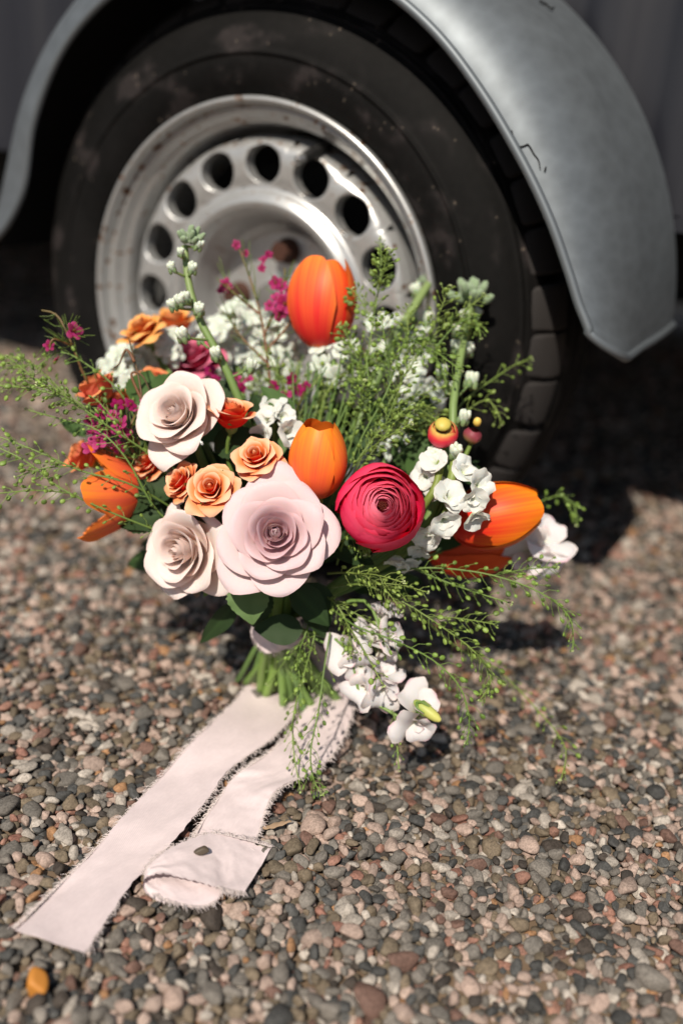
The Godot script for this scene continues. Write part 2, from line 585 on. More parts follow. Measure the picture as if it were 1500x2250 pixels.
	# brake drum behind the holes, nuts, hub cap and valve
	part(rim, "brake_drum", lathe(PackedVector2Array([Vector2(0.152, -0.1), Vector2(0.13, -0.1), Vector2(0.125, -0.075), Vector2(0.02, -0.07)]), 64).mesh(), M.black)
	for k in 4:
		var a := deg_to_rad(88.0 + 90.0 * k)
		var nut := MB.new()
		var hexa := PackedVector2Array()
		var at := Vector3(cos(a) * 0.049, sin(a) * 0.049, -0.054)
		var ring := [[0.0125, 0.0], [0.0122, 0.004], [0.0098, 0.007], [0.0098, 0.017], [0.0085, 0.0195], [0.0, 0.0195]]
		for j in ring.size():
			for i in 13:
				var w := TAU * i / 12.0
				var rr: float = ring[j][0]
				if j >= 2 and j < 5:
					rr *= 1.0 if i % 2 == 0 else 0.93
				nut.add(at + Vector3(cos(w) * rr, sin(w) * rr, ring[j][1]), Color.WHITE, Vector2(i / 12.0, j / 5.0))
		for j in ring.size() - 1:
			for i in 12:
				var q := j * 13 + i
				nut.quad(q, q + 13, q + 14, q + 1)
		part(rim, "lug_nut", nut.mesh(false), M.rust, "rusty brown lug nut")
	part(rim, "hub_cap", lathe(smooth_profile([Vector2(0.024, -0.052), Vector2(0.023, -0.04), Vector2(0.02, -0.032), Vector2(0.01, -0.029), Vector2(0.0005, -0.0285)]), 40).mesh(), M.drum)
	var vs := MB.new()
	var v0 := Vector3(0.0468, 0.4049, -0.0300) - hub
	var v1 := Vector3(0.0449, 0.3963, 0.0020) - hub
	var v2 := Vector3(0.0418, 0.3932, 0.0080) - hub
	vs.tube(PackedVector3Array([v0, v0.lerp(v1, 0.3), v0.lerp(v1, 0.7), v1]), 0.0062, 0.0042, 12, Color.WHITE, Color.WHITE)
	var valve := part(rim, "valve_stem", vs.mesh(), M.rubber, "black rubber tyre valve")
	vs = MB.new()
	vs.tube(PackedVector3Array([v1, v1.lerp(v2, 0.15), v1.lerp(v2, 0.85), v2]), 0.0038, 0.0036, 12, Color.WHITE, Color.WHITE)
	part(rim, "valve_cap", vs.mesh(), M.steel)
	# mudguard
	var th := [[3.0, 0.334], [5.5, 0.317], [9.4, 0.305], [15.0, 0.2965], [21.6, 0.290], [28.6, 0.2845], [35.0, 0.281], [42.5, 0.2795], [55.0, 0.281], [62.0, 0.282], [90.0, 0.284], [120.0, 0.280], [131.0, 0.277], [148.0, 0.2655], [163.0, 0.256], [168.0, 0.264], [172.0, 0.276], [176.0, 0.300], [178.0, 0.325]]
	var nt := 140
	var ns := 30
	var top := PackedVector3Array()
	var low := PackedVector3Array()
	var uvs := PackedVector2Array()
	var cols := PackedColorArray()
	var edge := []
	var front := func(a: float) -> float:
		for k in th.size() - 1:
			if a >= th[k][0] and a <= th[k + 1][0]:
				var pr := [th[maxi(k - 1, 0)], th[k], th[k + 1], th[mini(k + 2, th.size() - 1)]]
				return cubic_interpolate_in_time(pr[1][1], pr[2][1], pr[0][1], pr[3][1], (a - pr[1][0]) / (pr[2][0] - pr[1][0]), pr[2][0] - pr[1][0], pr[0][0] - pr[1][0], pr[3][0] - pr[1][0])
		return 0.325
	for j in nt + 1:
		var a := lerpf(3.0, 178.0, pow(float(j) / nt, 1.2))
		var rb := 0.331
		for i in ns + 1:
			var s := pow(float(i) / ns, 1.3)
			# from the front edge, over the rounded shoulder, to the back; the lower front corners are rounded off
			var z := -0.058 - 0.117 * (s - 0.62) / 0.38
			var g := s / 0.62 * PI * 0.5
			if s < 0.62:
				z = 0.030 - 0.088 * (1.0 - cos(g)) * 0.8 - 0.0176 * s / 0.62
			var near_front := clampf((0.0302 - z) / 0.045, 0.0, 1.0)
			var cut := 4.6 * (1.0 - sqrt(1.0 - pow(1.0 - near_front, 2.0))) * exp(-(a - 3.0) / 9.0)
			var rf: float = front.call(a + cut)
			var r := rf + (rb - rf) * sin(g) if s < 0.62 else rb + 0.0015 * sin((s - 0.62) / 0.38 * PI)
			var w := deg_to_rad(a + cut)
			var e := Vector3(cos(w), sin(w), 0)
			top.append(hub + e * r + Vector3(0, 0, z))
			low.append(hub + e * (r - 0.0018) + Vector3(0, 0, z - 0.0012 * (1.0 - s)))
			cols.append(Color.WHITE)
			uvs.append(Vector2(float(j) / nt * 4.0, s))
			if i == 0:
				edge.append(hub + e * (r + 0.001) + Vector3(0, 0, z))
	var mb := MB.new()
	mb.grid(top, cols, ns, nt, false, uvs)
	var guard := part(T, "mudguard", mb.mesh(), M.galv, "galvanised steel mudguard over the wheel")
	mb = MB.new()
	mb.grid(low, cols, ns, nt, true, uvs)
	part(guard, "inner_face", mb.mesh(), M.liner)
	mb = MB.new()
	var ep := PackedVector3Array()
	for k in ns + 1:
		ep.append(top[ns - k] + Vector3(0, -0.001, 0))
	for k in range(1, edge.size()):
		ep.append(edge[k])
	mb.tube(ep, 0.0036, 0.0036, 10, Color.WHITE, Color.WHITE)
	part(guard, "rolled_edge", mb.mesh(), M.galv)
	# the thin dark crack in the zinc, a shallow scratch with raised lips
	for line in [[[1123, 287], [1130, 312], [1140, 322], [1152, 320], [1160, 318], [1172, 338], [1182, 352], [1186, 372]], [[1196, 376], [1199, 366]], [[1185, 2], [1200, 10], [1210, 18], [1222, 12]]]:
		crack(guard, line, top, ns, nt)
	# body side of ribbed sheet, floor frame and what hangs under it
	mb = MB.new()
	var pts := PackedVector3Array()
	cols = PackedColorArray()
	for j in 2:
		for i in 565:
			var x := -3.2 + i / 120.0
			var f := fposmod(x + 0.02, 0.075) / 0.075
			var rib := smoothstep(0.0, 0.22, f) * (1.0 - smoothstep(0.5, 0.72, f))
			pts.append(Vector3(x, 0.3685 + j * 1.1, -0.19 + rib * 0.006))
			cols.append(Color.WHITE)
	mb.grid(pts, cols, 564, 1, true)
	var panel := part(T, "side_panel", mb.mesh(), M.panel, "dark slate ribbed side panel")
	part(panel, "bottom_trim", box(Vector3(4.7, 0.014, 0.012), Vector3(-0.85, 0.3635, -0.190)), M.panel)
	part(T, "floor", box(Vector3(4.7, 0.03, 1.5), Vector3(-0.85, 0.405, -0.96)), M.under)
	part(T, "roof", box(Vector3(4.7, 0.02, 1.5), Vector3(-0.85, 1.478, -0.955)), M.panel)
	part(T, "far_panel", box(Vector3(4.7, 1.4, 0.02), Vector3(-0.85, 0.76, -1.72)), M.under)
	for x in [-3.19, 1.49]:
		part(T, "end_panel", box(Vector3(0.02, 1.05, 1.5), Vector3(x, 0.94, -0.96)), M.panel)
	part(T, "chassis_beam", box(Vector3(4.7, 0.1, 0.05), Vector3(-0.85, 0.338, -0.34)), M.under)
	part(T, "chassis_beam", box(Vector3(4.7, 0.1, 0.05), Vector3(-0.85, 0.338, -1.5)), M.under)
	var axle := MB.new()
	axle.tube(PackedVector3Array([Vector3(0, 0.262, -0.07), Vector3(0, 0.262, -0.4), Vector3(0, 0.262, -1.0), Vector3(0, 0.262, -1.6)]), 0.03, 0.03, 16, Color.WHITE, Color.WHITE)
	part(T, "axle", axle.mesh(), M.under)


func crack(guard: Node3D, px: Array, top: PackedVector3Array, ns: int, nt: int) -> void:
	# px are places along and across the guard, found where the sight line meets its face
	var pts := []
	for q in px:
		var best := 1e9
		var at := Vector3.ZERO
		for p in top:
			var s := seen_at(p)
			var d := Vector2(q[0], q[1]).distance_squared_to(s)
			if d < best and p.x > 0.0:
				best = d
				at = p
		# slide along the face to the exact place
		var e := to_pixel_basis(at)
		var s := seen_at(at)
		at += e[0] * (q[0] - s.x) + e[1] * (q[1] - s.y)
		pts.append(at + (cam_at - at).normalized() * 0.0010)
	var mb := MB.new()
	mb.tube(spline(pts, pts.size() * 4), 0.0007, 0.0004, 5, Color.WHITE, Color.WHITE)
	part(guard, "crack", mb.mesh(), M.black)


func seen_at(p: Vector3) -> Vector2:
	var q := cam_basis.inverse() * (p - cam_at)
	return Vector2(750.0 + 2187.5 * q.x / -q.z, 1125.0 - 2187.5 * q.y / -q.z)


func to_pixel_basis(p: Vector3) -> Array:
	var q := cam_basis.inverse() * (p - cam_at)
	return [cam_basis.x * (-q.z / 2187.5), -cam_basis.y * (-q.z / 2187.5)]


func box(size: Vector3, at: Vector3) -> ArrayMesh:
	var b := BoxMesh.new()
	b.size = size
	var st := SurfaceTool.new()
	st.append_from(b, 0, Transform3D(Basis.IDENTITY, at))
	return st.commit()


func tread_block(share: float, lift: float) -> ArrayMesh:
	var mb := MB.new()
	var half := TAU / 40.0 * 0.5 * share
	var prof := [[0.2500, -0.0165], [0.2530, -0.0180], [0.2585, -0.0225], [0.2640, -0.030], [0.2685, -0.038], [0.2705, -0.0505], [0.2695, -0.0517], [0.2625, -0.0520]]
	var cols := PackedColorArray()
	var pts := PackedVector3Array()
	var steps := [-1.0, -0.985, -0.93, -0.8, 0.0, 0.8, 0.93, 0.985, 1.0]
	for s in steps:
		var k: float = s
		for p in prof:
			var inset := 0.0
			if absf(k) > 0.95:
				inset = (absf(k) - 0.95) / 0.05
			var r: float = p[0] + lift
			if absf(k) >= 1.0:
				r = 0.2505 if p[1] > -0.02 else (0.2545 if p[1] > -0.028 else 0.2605)
			r = r - 0.0009 * inset
			# the inner corner of each block is rounded
			var z: float = p[1] - (0.004 * pow(absf(k), 8.0) if p[1] > -0.024 else 0.0)
			var a := k * half
			pts.append(Vector3(cos(a) * r, sin(a) * r, z))
			cols.append(Color.WHITE)
	mb.grid(pts, cols, prof.size() - 1, steps.size() - 1, true)
	return mb.mesh()


# ---------------------------------------------------------------- gravel
func ico(level: int) -> Array:
	var g := (1.0 + sqrt(5.0)) / 2.0
	var v := [Vector3(-1, g, 0), Vector3(1, g, 0), Vector3(-1, -g, 0), Vector3(1, -g, 0), Vector3(0, -1, g), Vector3(0, 1, g), Vector3(0, -1, -g), Vector3(0, 1, -g), Vector3(g, 0, -1), Vector3(g, 0, 1), Vector3(-g, 0, -1), Vector3(-g, 0, 1)]
	for k in 12:
		v[k] = v[k].normalized()
	var f := [[0, 11, 5], [0, 5, 1], [0, 1, 7], [0, 7, 10], [0, 10, 11], [1, 5, 9], [5, 11, 4], [11, 10, 2], [10, 7, 6], [7, 1, 8], [3, 9, 4], [3, 4, 2], [3, 2, 6], [3, 6, 8], [3, 8, 9], [4, 9, 5], [2, 4, 11], [6, 2, 10], [8, 6, 7], [9, 8, 1]]
	for l in level:
		var mid := {}
		var nf := []
		for t in f:
			var m := []
			for k in 3:
				var a: int = mini(t[k], t[(k + 1) % 3])
				var b: int = maxi(t[k], t[(k + 1) % 3])
				var key := a * 100000 + b
				if not mid.has(key):
					mid[key] = v.size()
					v.append((v[a] + v[b]).normalized())
				m.append(mid[key])
			nf.append_array([[t[0], m[0], m[2]], [t[1], m[1], m[0]], [t[2], m[2], m[1]], [m[0], m[1], m[2]]])
		f = nf
	return [v, f]


func stone(sd: int, sharp: float, level := 2) -> ArrayMesh:
	var r := RandomNumberGenerator.new()
	r.seed = sd
	var planes := []
	for k in 13:
		var n := Vector3(r.randfn(), r.randfn(), r.randfn()).normalized()
		planes.append([n, r.randf_range(0.72, 1.05)])
	var i := ico(level)
	var mb := MB.new()
	for d in i[0]:
		var s := 0.0
		for p in planes:
			s += pow(maxf(d.dot(p[0]), 0.0) / p[1], sharp)
		var rad := minf(pow(s, -1.0 / sharp), 1.25)
		mb.add(d * rad)
	for t in i[1]:
		mb.ix.append_array(PackedInt32Array([t[0], t[2], t[1]]))
	return mb.mesh()


func stone_color() -> Color:
	var k := rng.randf()
	var c: Color
	if k < 0.20:
		c = lin(190, 164, 152).lerp(lin(206, 182, 170), rng.randf())
	elif k < 0.26:
		c = lin(184, 134, 114).lerp(lin(170, 116, 100), rng.randf())
	elif k < 0.48:
		c = lin(142, 138, 132).lerp(lin(116, 114, 110), rng.randf())
	elif k < 0.63:
		c = lin(98, 102, 104).lerp(lin(78, 81, 83), rng.randf())
	elif k < 0.70:
		c = lin(72, 68, 65).lerp(lin(86, 78, 72), rng.randf())
	elif k < 0.84:
		c = lin(144, 128, 104).lerp(lin(124, 112, 92), rng.randf())
	elif k < 0.95:
		c = lin(212, 205, 196).lerp(lin(186, 180, 172), rng.randf())
	elif k < 0.985:
		c = lin(138, 104, 92)
	else:
		c = lin(190, 138, 84)
	var g := rng.randf_range(0.68, 1.04)
	var l := c.get_luminance()
	c = c.lerp(Color(l, l, l), 0.27)
	return Color(c.r * g * 1.02, c.g * g * 0.985, c.b * g * 0.96)


func flat(p: Array) -> PackedVector2Array:
	var out := PackedVector2Array()
	for q in p:
		out.append(Vector2(q.x, q.z))
	return out


func ground_height(x: float, z: float) -> float:
	return 0.0022 * sin(x * 23.0 + 1.3) * cos(z * 19.0) + 0.0016 * sin(x * 57.0 + z * 41.0)


func build_gravel() -> void:
	var G := group_node(self, "gravel_ground")
	G.set_meta("kind", "structure")
	G.set_meta("label", "mixed pink, grey and tan pea gravel covering the ground")
	var pm := PlaneMesh.new()
	pm.size = Vector2(400, 400)
	var sheet := part(G, "soil", pm, M.soil)
	sheet.position.y = -0.0052
	sheet.set_meta("kind", "structure")
	var zone := PackedVector2Array([Vector2(0.02, 0.72), Vector2(0.62, 0.56), Vector2(0.66, 0.2), Vector2(0.55, -1.1), Vector2(-1.25, -1.1), Vector2(-0.98, -0.45)])
	# the top layer: stones thrown one after another, kept where they do not overlap
	var cell := 0.012
	var under_a := flat([Vector3(0.1243, 0.0000, 0.1915), Vector3(0.1330, 0.0000, 0.2996), Vector3(0.1450, 0.0000, 0.3857), Vector3(0.1498, -0.0000, 0.4489), Vector3(0.1945, 0.0000, 0.4419), Vector3(0.1793, 0.0000, 0.3434), Vector3(0.1675, 0.0000, 0.2638), Vector3(0.1682, 0.0000, 0.1722)])
	var under_b := flat([Vector3(0.1714, -0.0000, 0.1775), Vector3(0.2010, 0.0000, 0.1413), Vector3(0.2156, 0.0000, 0.1866), Vector3(0.2119, 0.0000, 0.2538), Vector3(0.2113, -0.0000, 0.2832), Vector3(0.2302, 0.0000, 0.3351), Vector3(0.2310, 0.0000, 0.3751), Vector3(0.1892, 0.0000, 0.3851), Vector3(0.1837, 0.0000, 0.3658), Vector3(0.1819, 0.0000, 0.3113), Vector3(0.1741, 0.0000, 0.2655)])
	var hash_ := {}
	var tops := []
	for k in 150000:
		var x := rng.randf_range(-1.25, 0.66)
		var z := rng.randf_range(-1.1, 0.72)
		var size := 0.0031 * exp(rng.randfn() * 0.32) if k > 20000 else 0.0042 * exp(rng.randfn() * 0.28)
		size = clampf(size, 0.0016, 0.0080)
		if not Geometry2D.is_point_in_polygon(Vector2(x, z), zone):
			continue
		var cx := int(floor(x / cell))
		var cz := int(floor(z / cell))
		var clear := true
		for dx in range(-1, 2):
			for dz in range(-1, 2):
				var key := (cx + dx) * 4096 + cz + dz
				if clear and hash_.has(key):
					for s in hash_[key]:
						var gap: float = (s.z + size) * 0.76
						if (s.x - x) * (s.x - x) + (s.y - z) * (s.y - z) < gap * gap:
							clear = false
							break
		if clear:
			var key := cx * 4096 + cz
			if not hash_.has(key):
				hash_[key] = []
			hash_[key].append(Vector3(x, z, size))
			var y := rng.randf_range(-0.0012, 0.0022)
			if Geometry2D.is_point_in_polygon(Vector2(x, z), under_a) or Geometry2D.is_point_in_polygon(Vector2(x, z), under_b):
				y = -0.0005 - size * 0.75  # pressed down under the ribbon
			tops.append([x, z, size, y, 0.0])
	# the layer under it
	var rest := []
	var gx := -1.25
	while gx < 0.66:
		var gz := -1.1
		while gz < 0.72:
			var x := gx + rng.randf_range(-0.003, 0.003)
			var z := gz + rng.randf_range(-0.003, 0.003)
			if Geometry2D.is_point_in_polygon(Vector2(x, z), zone):
				rest.append([x, z, rng.randf_range(0.0026, 0.0042), -0.0034 + rng.randf_range(-0.001, 0.001)])
			gz += 0.0056
		gx += 0.0056
	gx = -2.0
	while gx < 1.7:
		var gz := -1.9
		while gz < 1.3:
			var x := gx + rng.randf_range(-0.005, 0.005)
			var z := gz + rng.randf_range(-0.005, 0.005)
			if not Geometry2D.is_point_in_polygon(Vector2(x, z), zone):
				rest.append([x, z, rng.randf_range(0.0048, 0.0085), -0.003 + rng.randf_range(-0.003, 0.003)])
			gz += 0.0112
		gx += 0.0112
	# those that show largest become parts of their own
	for s in tops:
		var p := Vector3(s[0], 0.003, s[1])
		var px := seen_at(p)
		var depth := -(cam_basis.inverse() * (p - cam_at)).z
		if px.x > -10 and px.x < 1510 and px.y > 700 and px.y < 2270 and depth > 0.2:
			s[4] = s[2] / depth
	tops.sort_custom(func(a, b): return a[4] > b[4])
	var shapes := []
	for k in 8:
		shapes.append(stone(100 + k, 7.0 + k * 1.4))
	var skins := []
	for k in 26:
		var m: StandardMaterial3D = M.stone.duplicate()
		m.albedo_color = stone_color().linear_to_srgb()
		skins.append(m)
	var xf := func(s: Array) -> Transform3D:
		var b := Basis(Vector3(rng.randfn(), rng.randfn(), rng.randfn()).normalized(), rng.randf() * TAU)
		var sc: Vector3 = Vector3(rng.randf_range(0.95, 1.4), rng.randf_range(0.5, 0.85), rng.randf_range(0.75, 1.0)) * s[2] * 1.06
		var tilt := Basis(Vector3(rng.randfn(), 0, rng.randfn()).normalized(), rng.randf_range(0, 0.5)) * Basis(Vector3.UP, rng.randf() * TAU)
		return Transform3D(tilt * Basis.from_scale(sc) * b, Vector3(s[0], s[3] + ground_height(s[0], s[1]), s[1]))
	for k in tops.size():
		if k < 298:
			var o := part(G, "pebble", shapes[rng.randi() % 8], skins[rng.randi() % 26])
			o.transform = xf.call(tops[k])
		else:
			rest.append(tops[k])
	var mm := MultiMesh.new()
	mm.transform_format = MultiMesh.TRANSFORM_3D
	mm.use_colors = true
	mm.mesh = stone(77, 8.0)
	mm.instance_count = rest.size()
	for k in rest.size():
		mm.set_instance_transform(k, xf.call(rest[k]))
		mm.set_instance_color(k, stone_color())
	var mi := MultiMeshInstance3D.new()
	mi.name = "pebble_bed"
	mi.multimesh = mm
	mi.material_override = M.stone
	mi.set_meta("kind", "stuff")
	G.add_child(mi)
	# the amber stone that stands out near the ribbon's end
	var am := part(G, "pebble", stone(31, 6.0, 3), mat("amber stone", Color(0.74, 0.49, 0.2), 0.6), "amber yellow pebble near the end of the ribbon")
	am.transform = Transform3D(Basis.from_euler(Vector3(0.3, 0.5, 0.2)) * Basis.from_scale(Vector3(0.0066, 0.006, 0.0078)), Vector3(0.1897, 0.0040, 0.4716))
	print("gravel ", tops.size(), " + ", rest.size())


# ---------------------------------------------------------------- ribbon
func strip(parent: Node3D, called: String, rows: Array, n: int, label: String) -> void:
	var a := []
	var b := []
	for r in rows:
		a.append(r[0])
		b.append(r[1])
	var pa := spline(a, n)
	var pb := spline(b, n)
	var nu := 18
	var mb := MB.new()
	var fray := MB.new()
	var creases := FastNoiseLite.new()
	creases.seed = 12
	creases.frequency = 0.035
	creases.fractal_octaves = 3
	for side in 2:
		var pts := PackedVector3Array()
		var cols := PackedColorArray()
		var uvs := PackedVector2Array()
		for j in n + 1:
			var along := (pa[mini(j + 1, n)] - pa[maxi(j - 1, 0)] + pb[mini(j + 1, n)] - pb[maxi(j - 1, 0)]).normalized()
			var nr := along.cross(pb[j] - pa[j]).normalized()
			for i in nu + 1:
				var u := float(i) / nu
				var p := pa[j].lerp(pb[j], u)
				var wave := 0.0009 * sin(j * 0.13 + u * 1.3) + 0.0003 * sin(j * 0.37 - u * 3.0) + 0.0007 * sin(u * 4.0 + j * 0.05)
				wave += 0.0013 * creases.get_noise_2d(j * 2.4, u * 60.0)
				p += Vector3(0, 1, 0) * wave + nr * (0.00035 * side)
				if i == 0 or i == nu:
					p += (pb[j] - pa[j]).normalized() * 0.0006 * sin(j * 2.3 + i)
				pts.append(p)
				cols.append(Color.WHITE)
				uvs.append(Vector2(u, float(j) / n * 5.0))
		mb.grid(pts, cols, nu, n, side == 1, uvs)
	var o := part(parent, called, mb.mesh(), M.silk, label)
	for e in 2:
		for j in n * 6:
			var x := j / 6.0 + rng.randf() * 0.2
			var i := mini(int(x), n - 1)
			var p := (pa if e == 0 else pb)[i].lerp((pa if e == 0 else pb)[i + 1], x - i)
			if e == 1 and i > 0.66 * n and p.y > 0.0066 and p.y < 0.1 and i < 0.90 * n and parent.has_node("tail") and called == "tail":
				continue
			var across := (pa[i] - pb[i]).normalized() * (1.0 if e == 0 else -1.0)
			var along := (pa[i + 1] - pa[i]).normalized()
			var l := rng.randf_range(0.0012, 0.0052) * (0.7 + 0.6 * sin(i * 0.7) * sin(i * 0.7))
			var d := (across + along * rng.randf_range(-0.9, 0.9) + Vector3.UP * rng.randf_range(0.0, 0.7)).normalized()
			var q := p - across * 0.0006 + Vector3.UP * 0.0006
			fray.tube(PackedVector3Array([q, q + d * l * 0.5, q + (d + along * rng.randf_range(-0.8, 0.8) + Vector3.DOWN * 0.5).normalized() * l]), 0.0003, 0.0002, 3, Color.WHITE, Color.WHITE)
	part(o, "frayed_edge", fray.mesh(), M.thread, "", "stuff")


func build_ribbon() -> void:
	var R := group_node(self, "silk_ribbon")
	thing(R, "pale pink frayed silk ribbon tied round the bouquet with two tails on gravel", "ribbon")
	strip(R, "tail", [[Vector3(0.1492, 0.0676, 0.1873), Vector3(0.1624, 0.0687, 0.1800)], [Vector3(0.1152, 0.0104, 0.1498), Vector3(0.1379, 0.0070, 0.1337)], [Vector3(0.1250, 0.0044, 0.1914), Vector3(0.1697, 0.0068, 0.1774)], [Vector3(0.1336, 0.0110, 0.2534), Vector3(0.1793, 0.0110, 0.2271)], [Vector3(0.1366, 0.0044, 0.3041), Vector3(0.1725, 0.0068, 0.2713)], [Vector3(0.1429, 0.0044, 0.3492), Vector3(0.1799, 0.0068, 0.3149)], [Vector3(0.1485, 0.0044, 0.3894), Vector3(0.1841, 0.0068, 0.3497)], [Vector3(0.1512, 0.0044, 0.4221), Vector3(0.1858, 0.0068, 0.3894)], [Vector3(0.1571, 0.0095, 0.4554), Vector3(0.2008, 0.0095, 0.4485)]], 90, "longer straight tail lying flat")
	strip(R, "tail", [[Vector3(0.1607, 0.0700, 0.1840), Vector3(0.1730, 0.0733, 0.1822)], [Vector3(0.1656, 0.0192, 0.1381), Vector3(0.1861, 0.0181, 0.1281)], [Vector3(0.1816, 0.0100, 0.1869), Vector3(0.2109, 0.0160, 0.1623)], [Vector3(0.1872, 0.0100, 0.2333), Vector3(0.2242, 0.0140, 0.2045)], [Vector3(0.1830, 0.0100, 0.2680), Vector3(0.2260, 0.0120, 0.2418)], [Vector3(0.1800, 0.0044, 0.2852), Vector3(0.2155, 0.0130, 0.2773)], [Vector3(0.1854, 0.0044, 0.3164), Vector3(0.2171, 0.0100, 0.2941)], [Vector3(0.1918, 0.0044, 0.3421), Vector3(0.2245, 0.0068, 0.3161)], [Vector3(0.1912, 0.0044, 0.3620), Vector3(0.2307, 0.0068, 0.3438)], [Vector3(0.1880, 0.0044, 0.3712), Vector3(0.2344, 0.0068, 0.3800)], [Vector3(0.1901, 0.0100, 0.3804), Vector3(0.2146, 0.0080, 0.3923)], [Vector3(0.1916, 0.0115, 0.3872), Vector3(0.1979, 0.0105, 0.3949)], [Vector3(0.1921, 0.0170, 0.3828), Vector3(0.1969, 0.0170, 0.3908)], [Vector3(0.1941, 0.0165, 0.3660), Vector3(0.2100, 0.0180, 0.3822)], [Vector3(0.2033, 0.0130, 0.3385), Vector3(0.2290, 0.0150, 0.3746)], [Vector3(0.2203, 0.0105, 0.3286), Vector3(0.2386, 0.0115, 0.3699)], [Vector3(0.2388, 0.0085, 0.3225), Vector3(0.2466, 0.0085, 0.3635)]], 190, "shorter tail folded over at its end")
	# the wrap round the stems
	var mb := MB.new()
	var ax := (tie - Vector3(0.1487, 0.0108, 0.1749)).normalized()
	var b := frame(ax)
	var pts := PackedVector3Array()
	var cols := PackedColorArray()
	for j in 13:
		var v := j / 12.0
		for i in 41:
			var w := TAU * i / 40.0
			var r := 0.0155 + 0.0035 * absf(v - 0.5) * 2.0 + 0.0009 * sin(w * 5.0 + v * 9.0) + 0.0005 * sin(w * 13.0 - v * 20.0)
			pts.append(tie + ax * ((v - 0.5) * 0.027 + 0.002 * sin(w * 2.0 + 1.0)) + (b.x * cos(w) + b.z * sin(w)) * r)
			cols.append(Color.WHITE)
	mb.grid(pts, cols, 40, 12, true)
	part(R, "wrap", mb.mesh(), M.silk, "band of ribbon wrapped round the stems")
	var fr := MB.new()
	for k in 260:
		var w := rng.randf() * TAU
		var p := tie - ax * 0.0138 + (b.x * cos(w) + b.z * sin(w)) * 0.0185
		fr.tube(PackedVector3Array([p, p - ax * 0.003 + Vector3(rng.randf_range(-1, 1), 0, rng.randf_range(-1, 1)) * 0.001, p - ax * rng.randf_range(0.003, 0.007)]), 0.00016, 0.0001, 3, Color.WHITE, Color.WHITE)
	part(R, "frayed_edge", fr.mesh(), M.silk, "", "stuff")


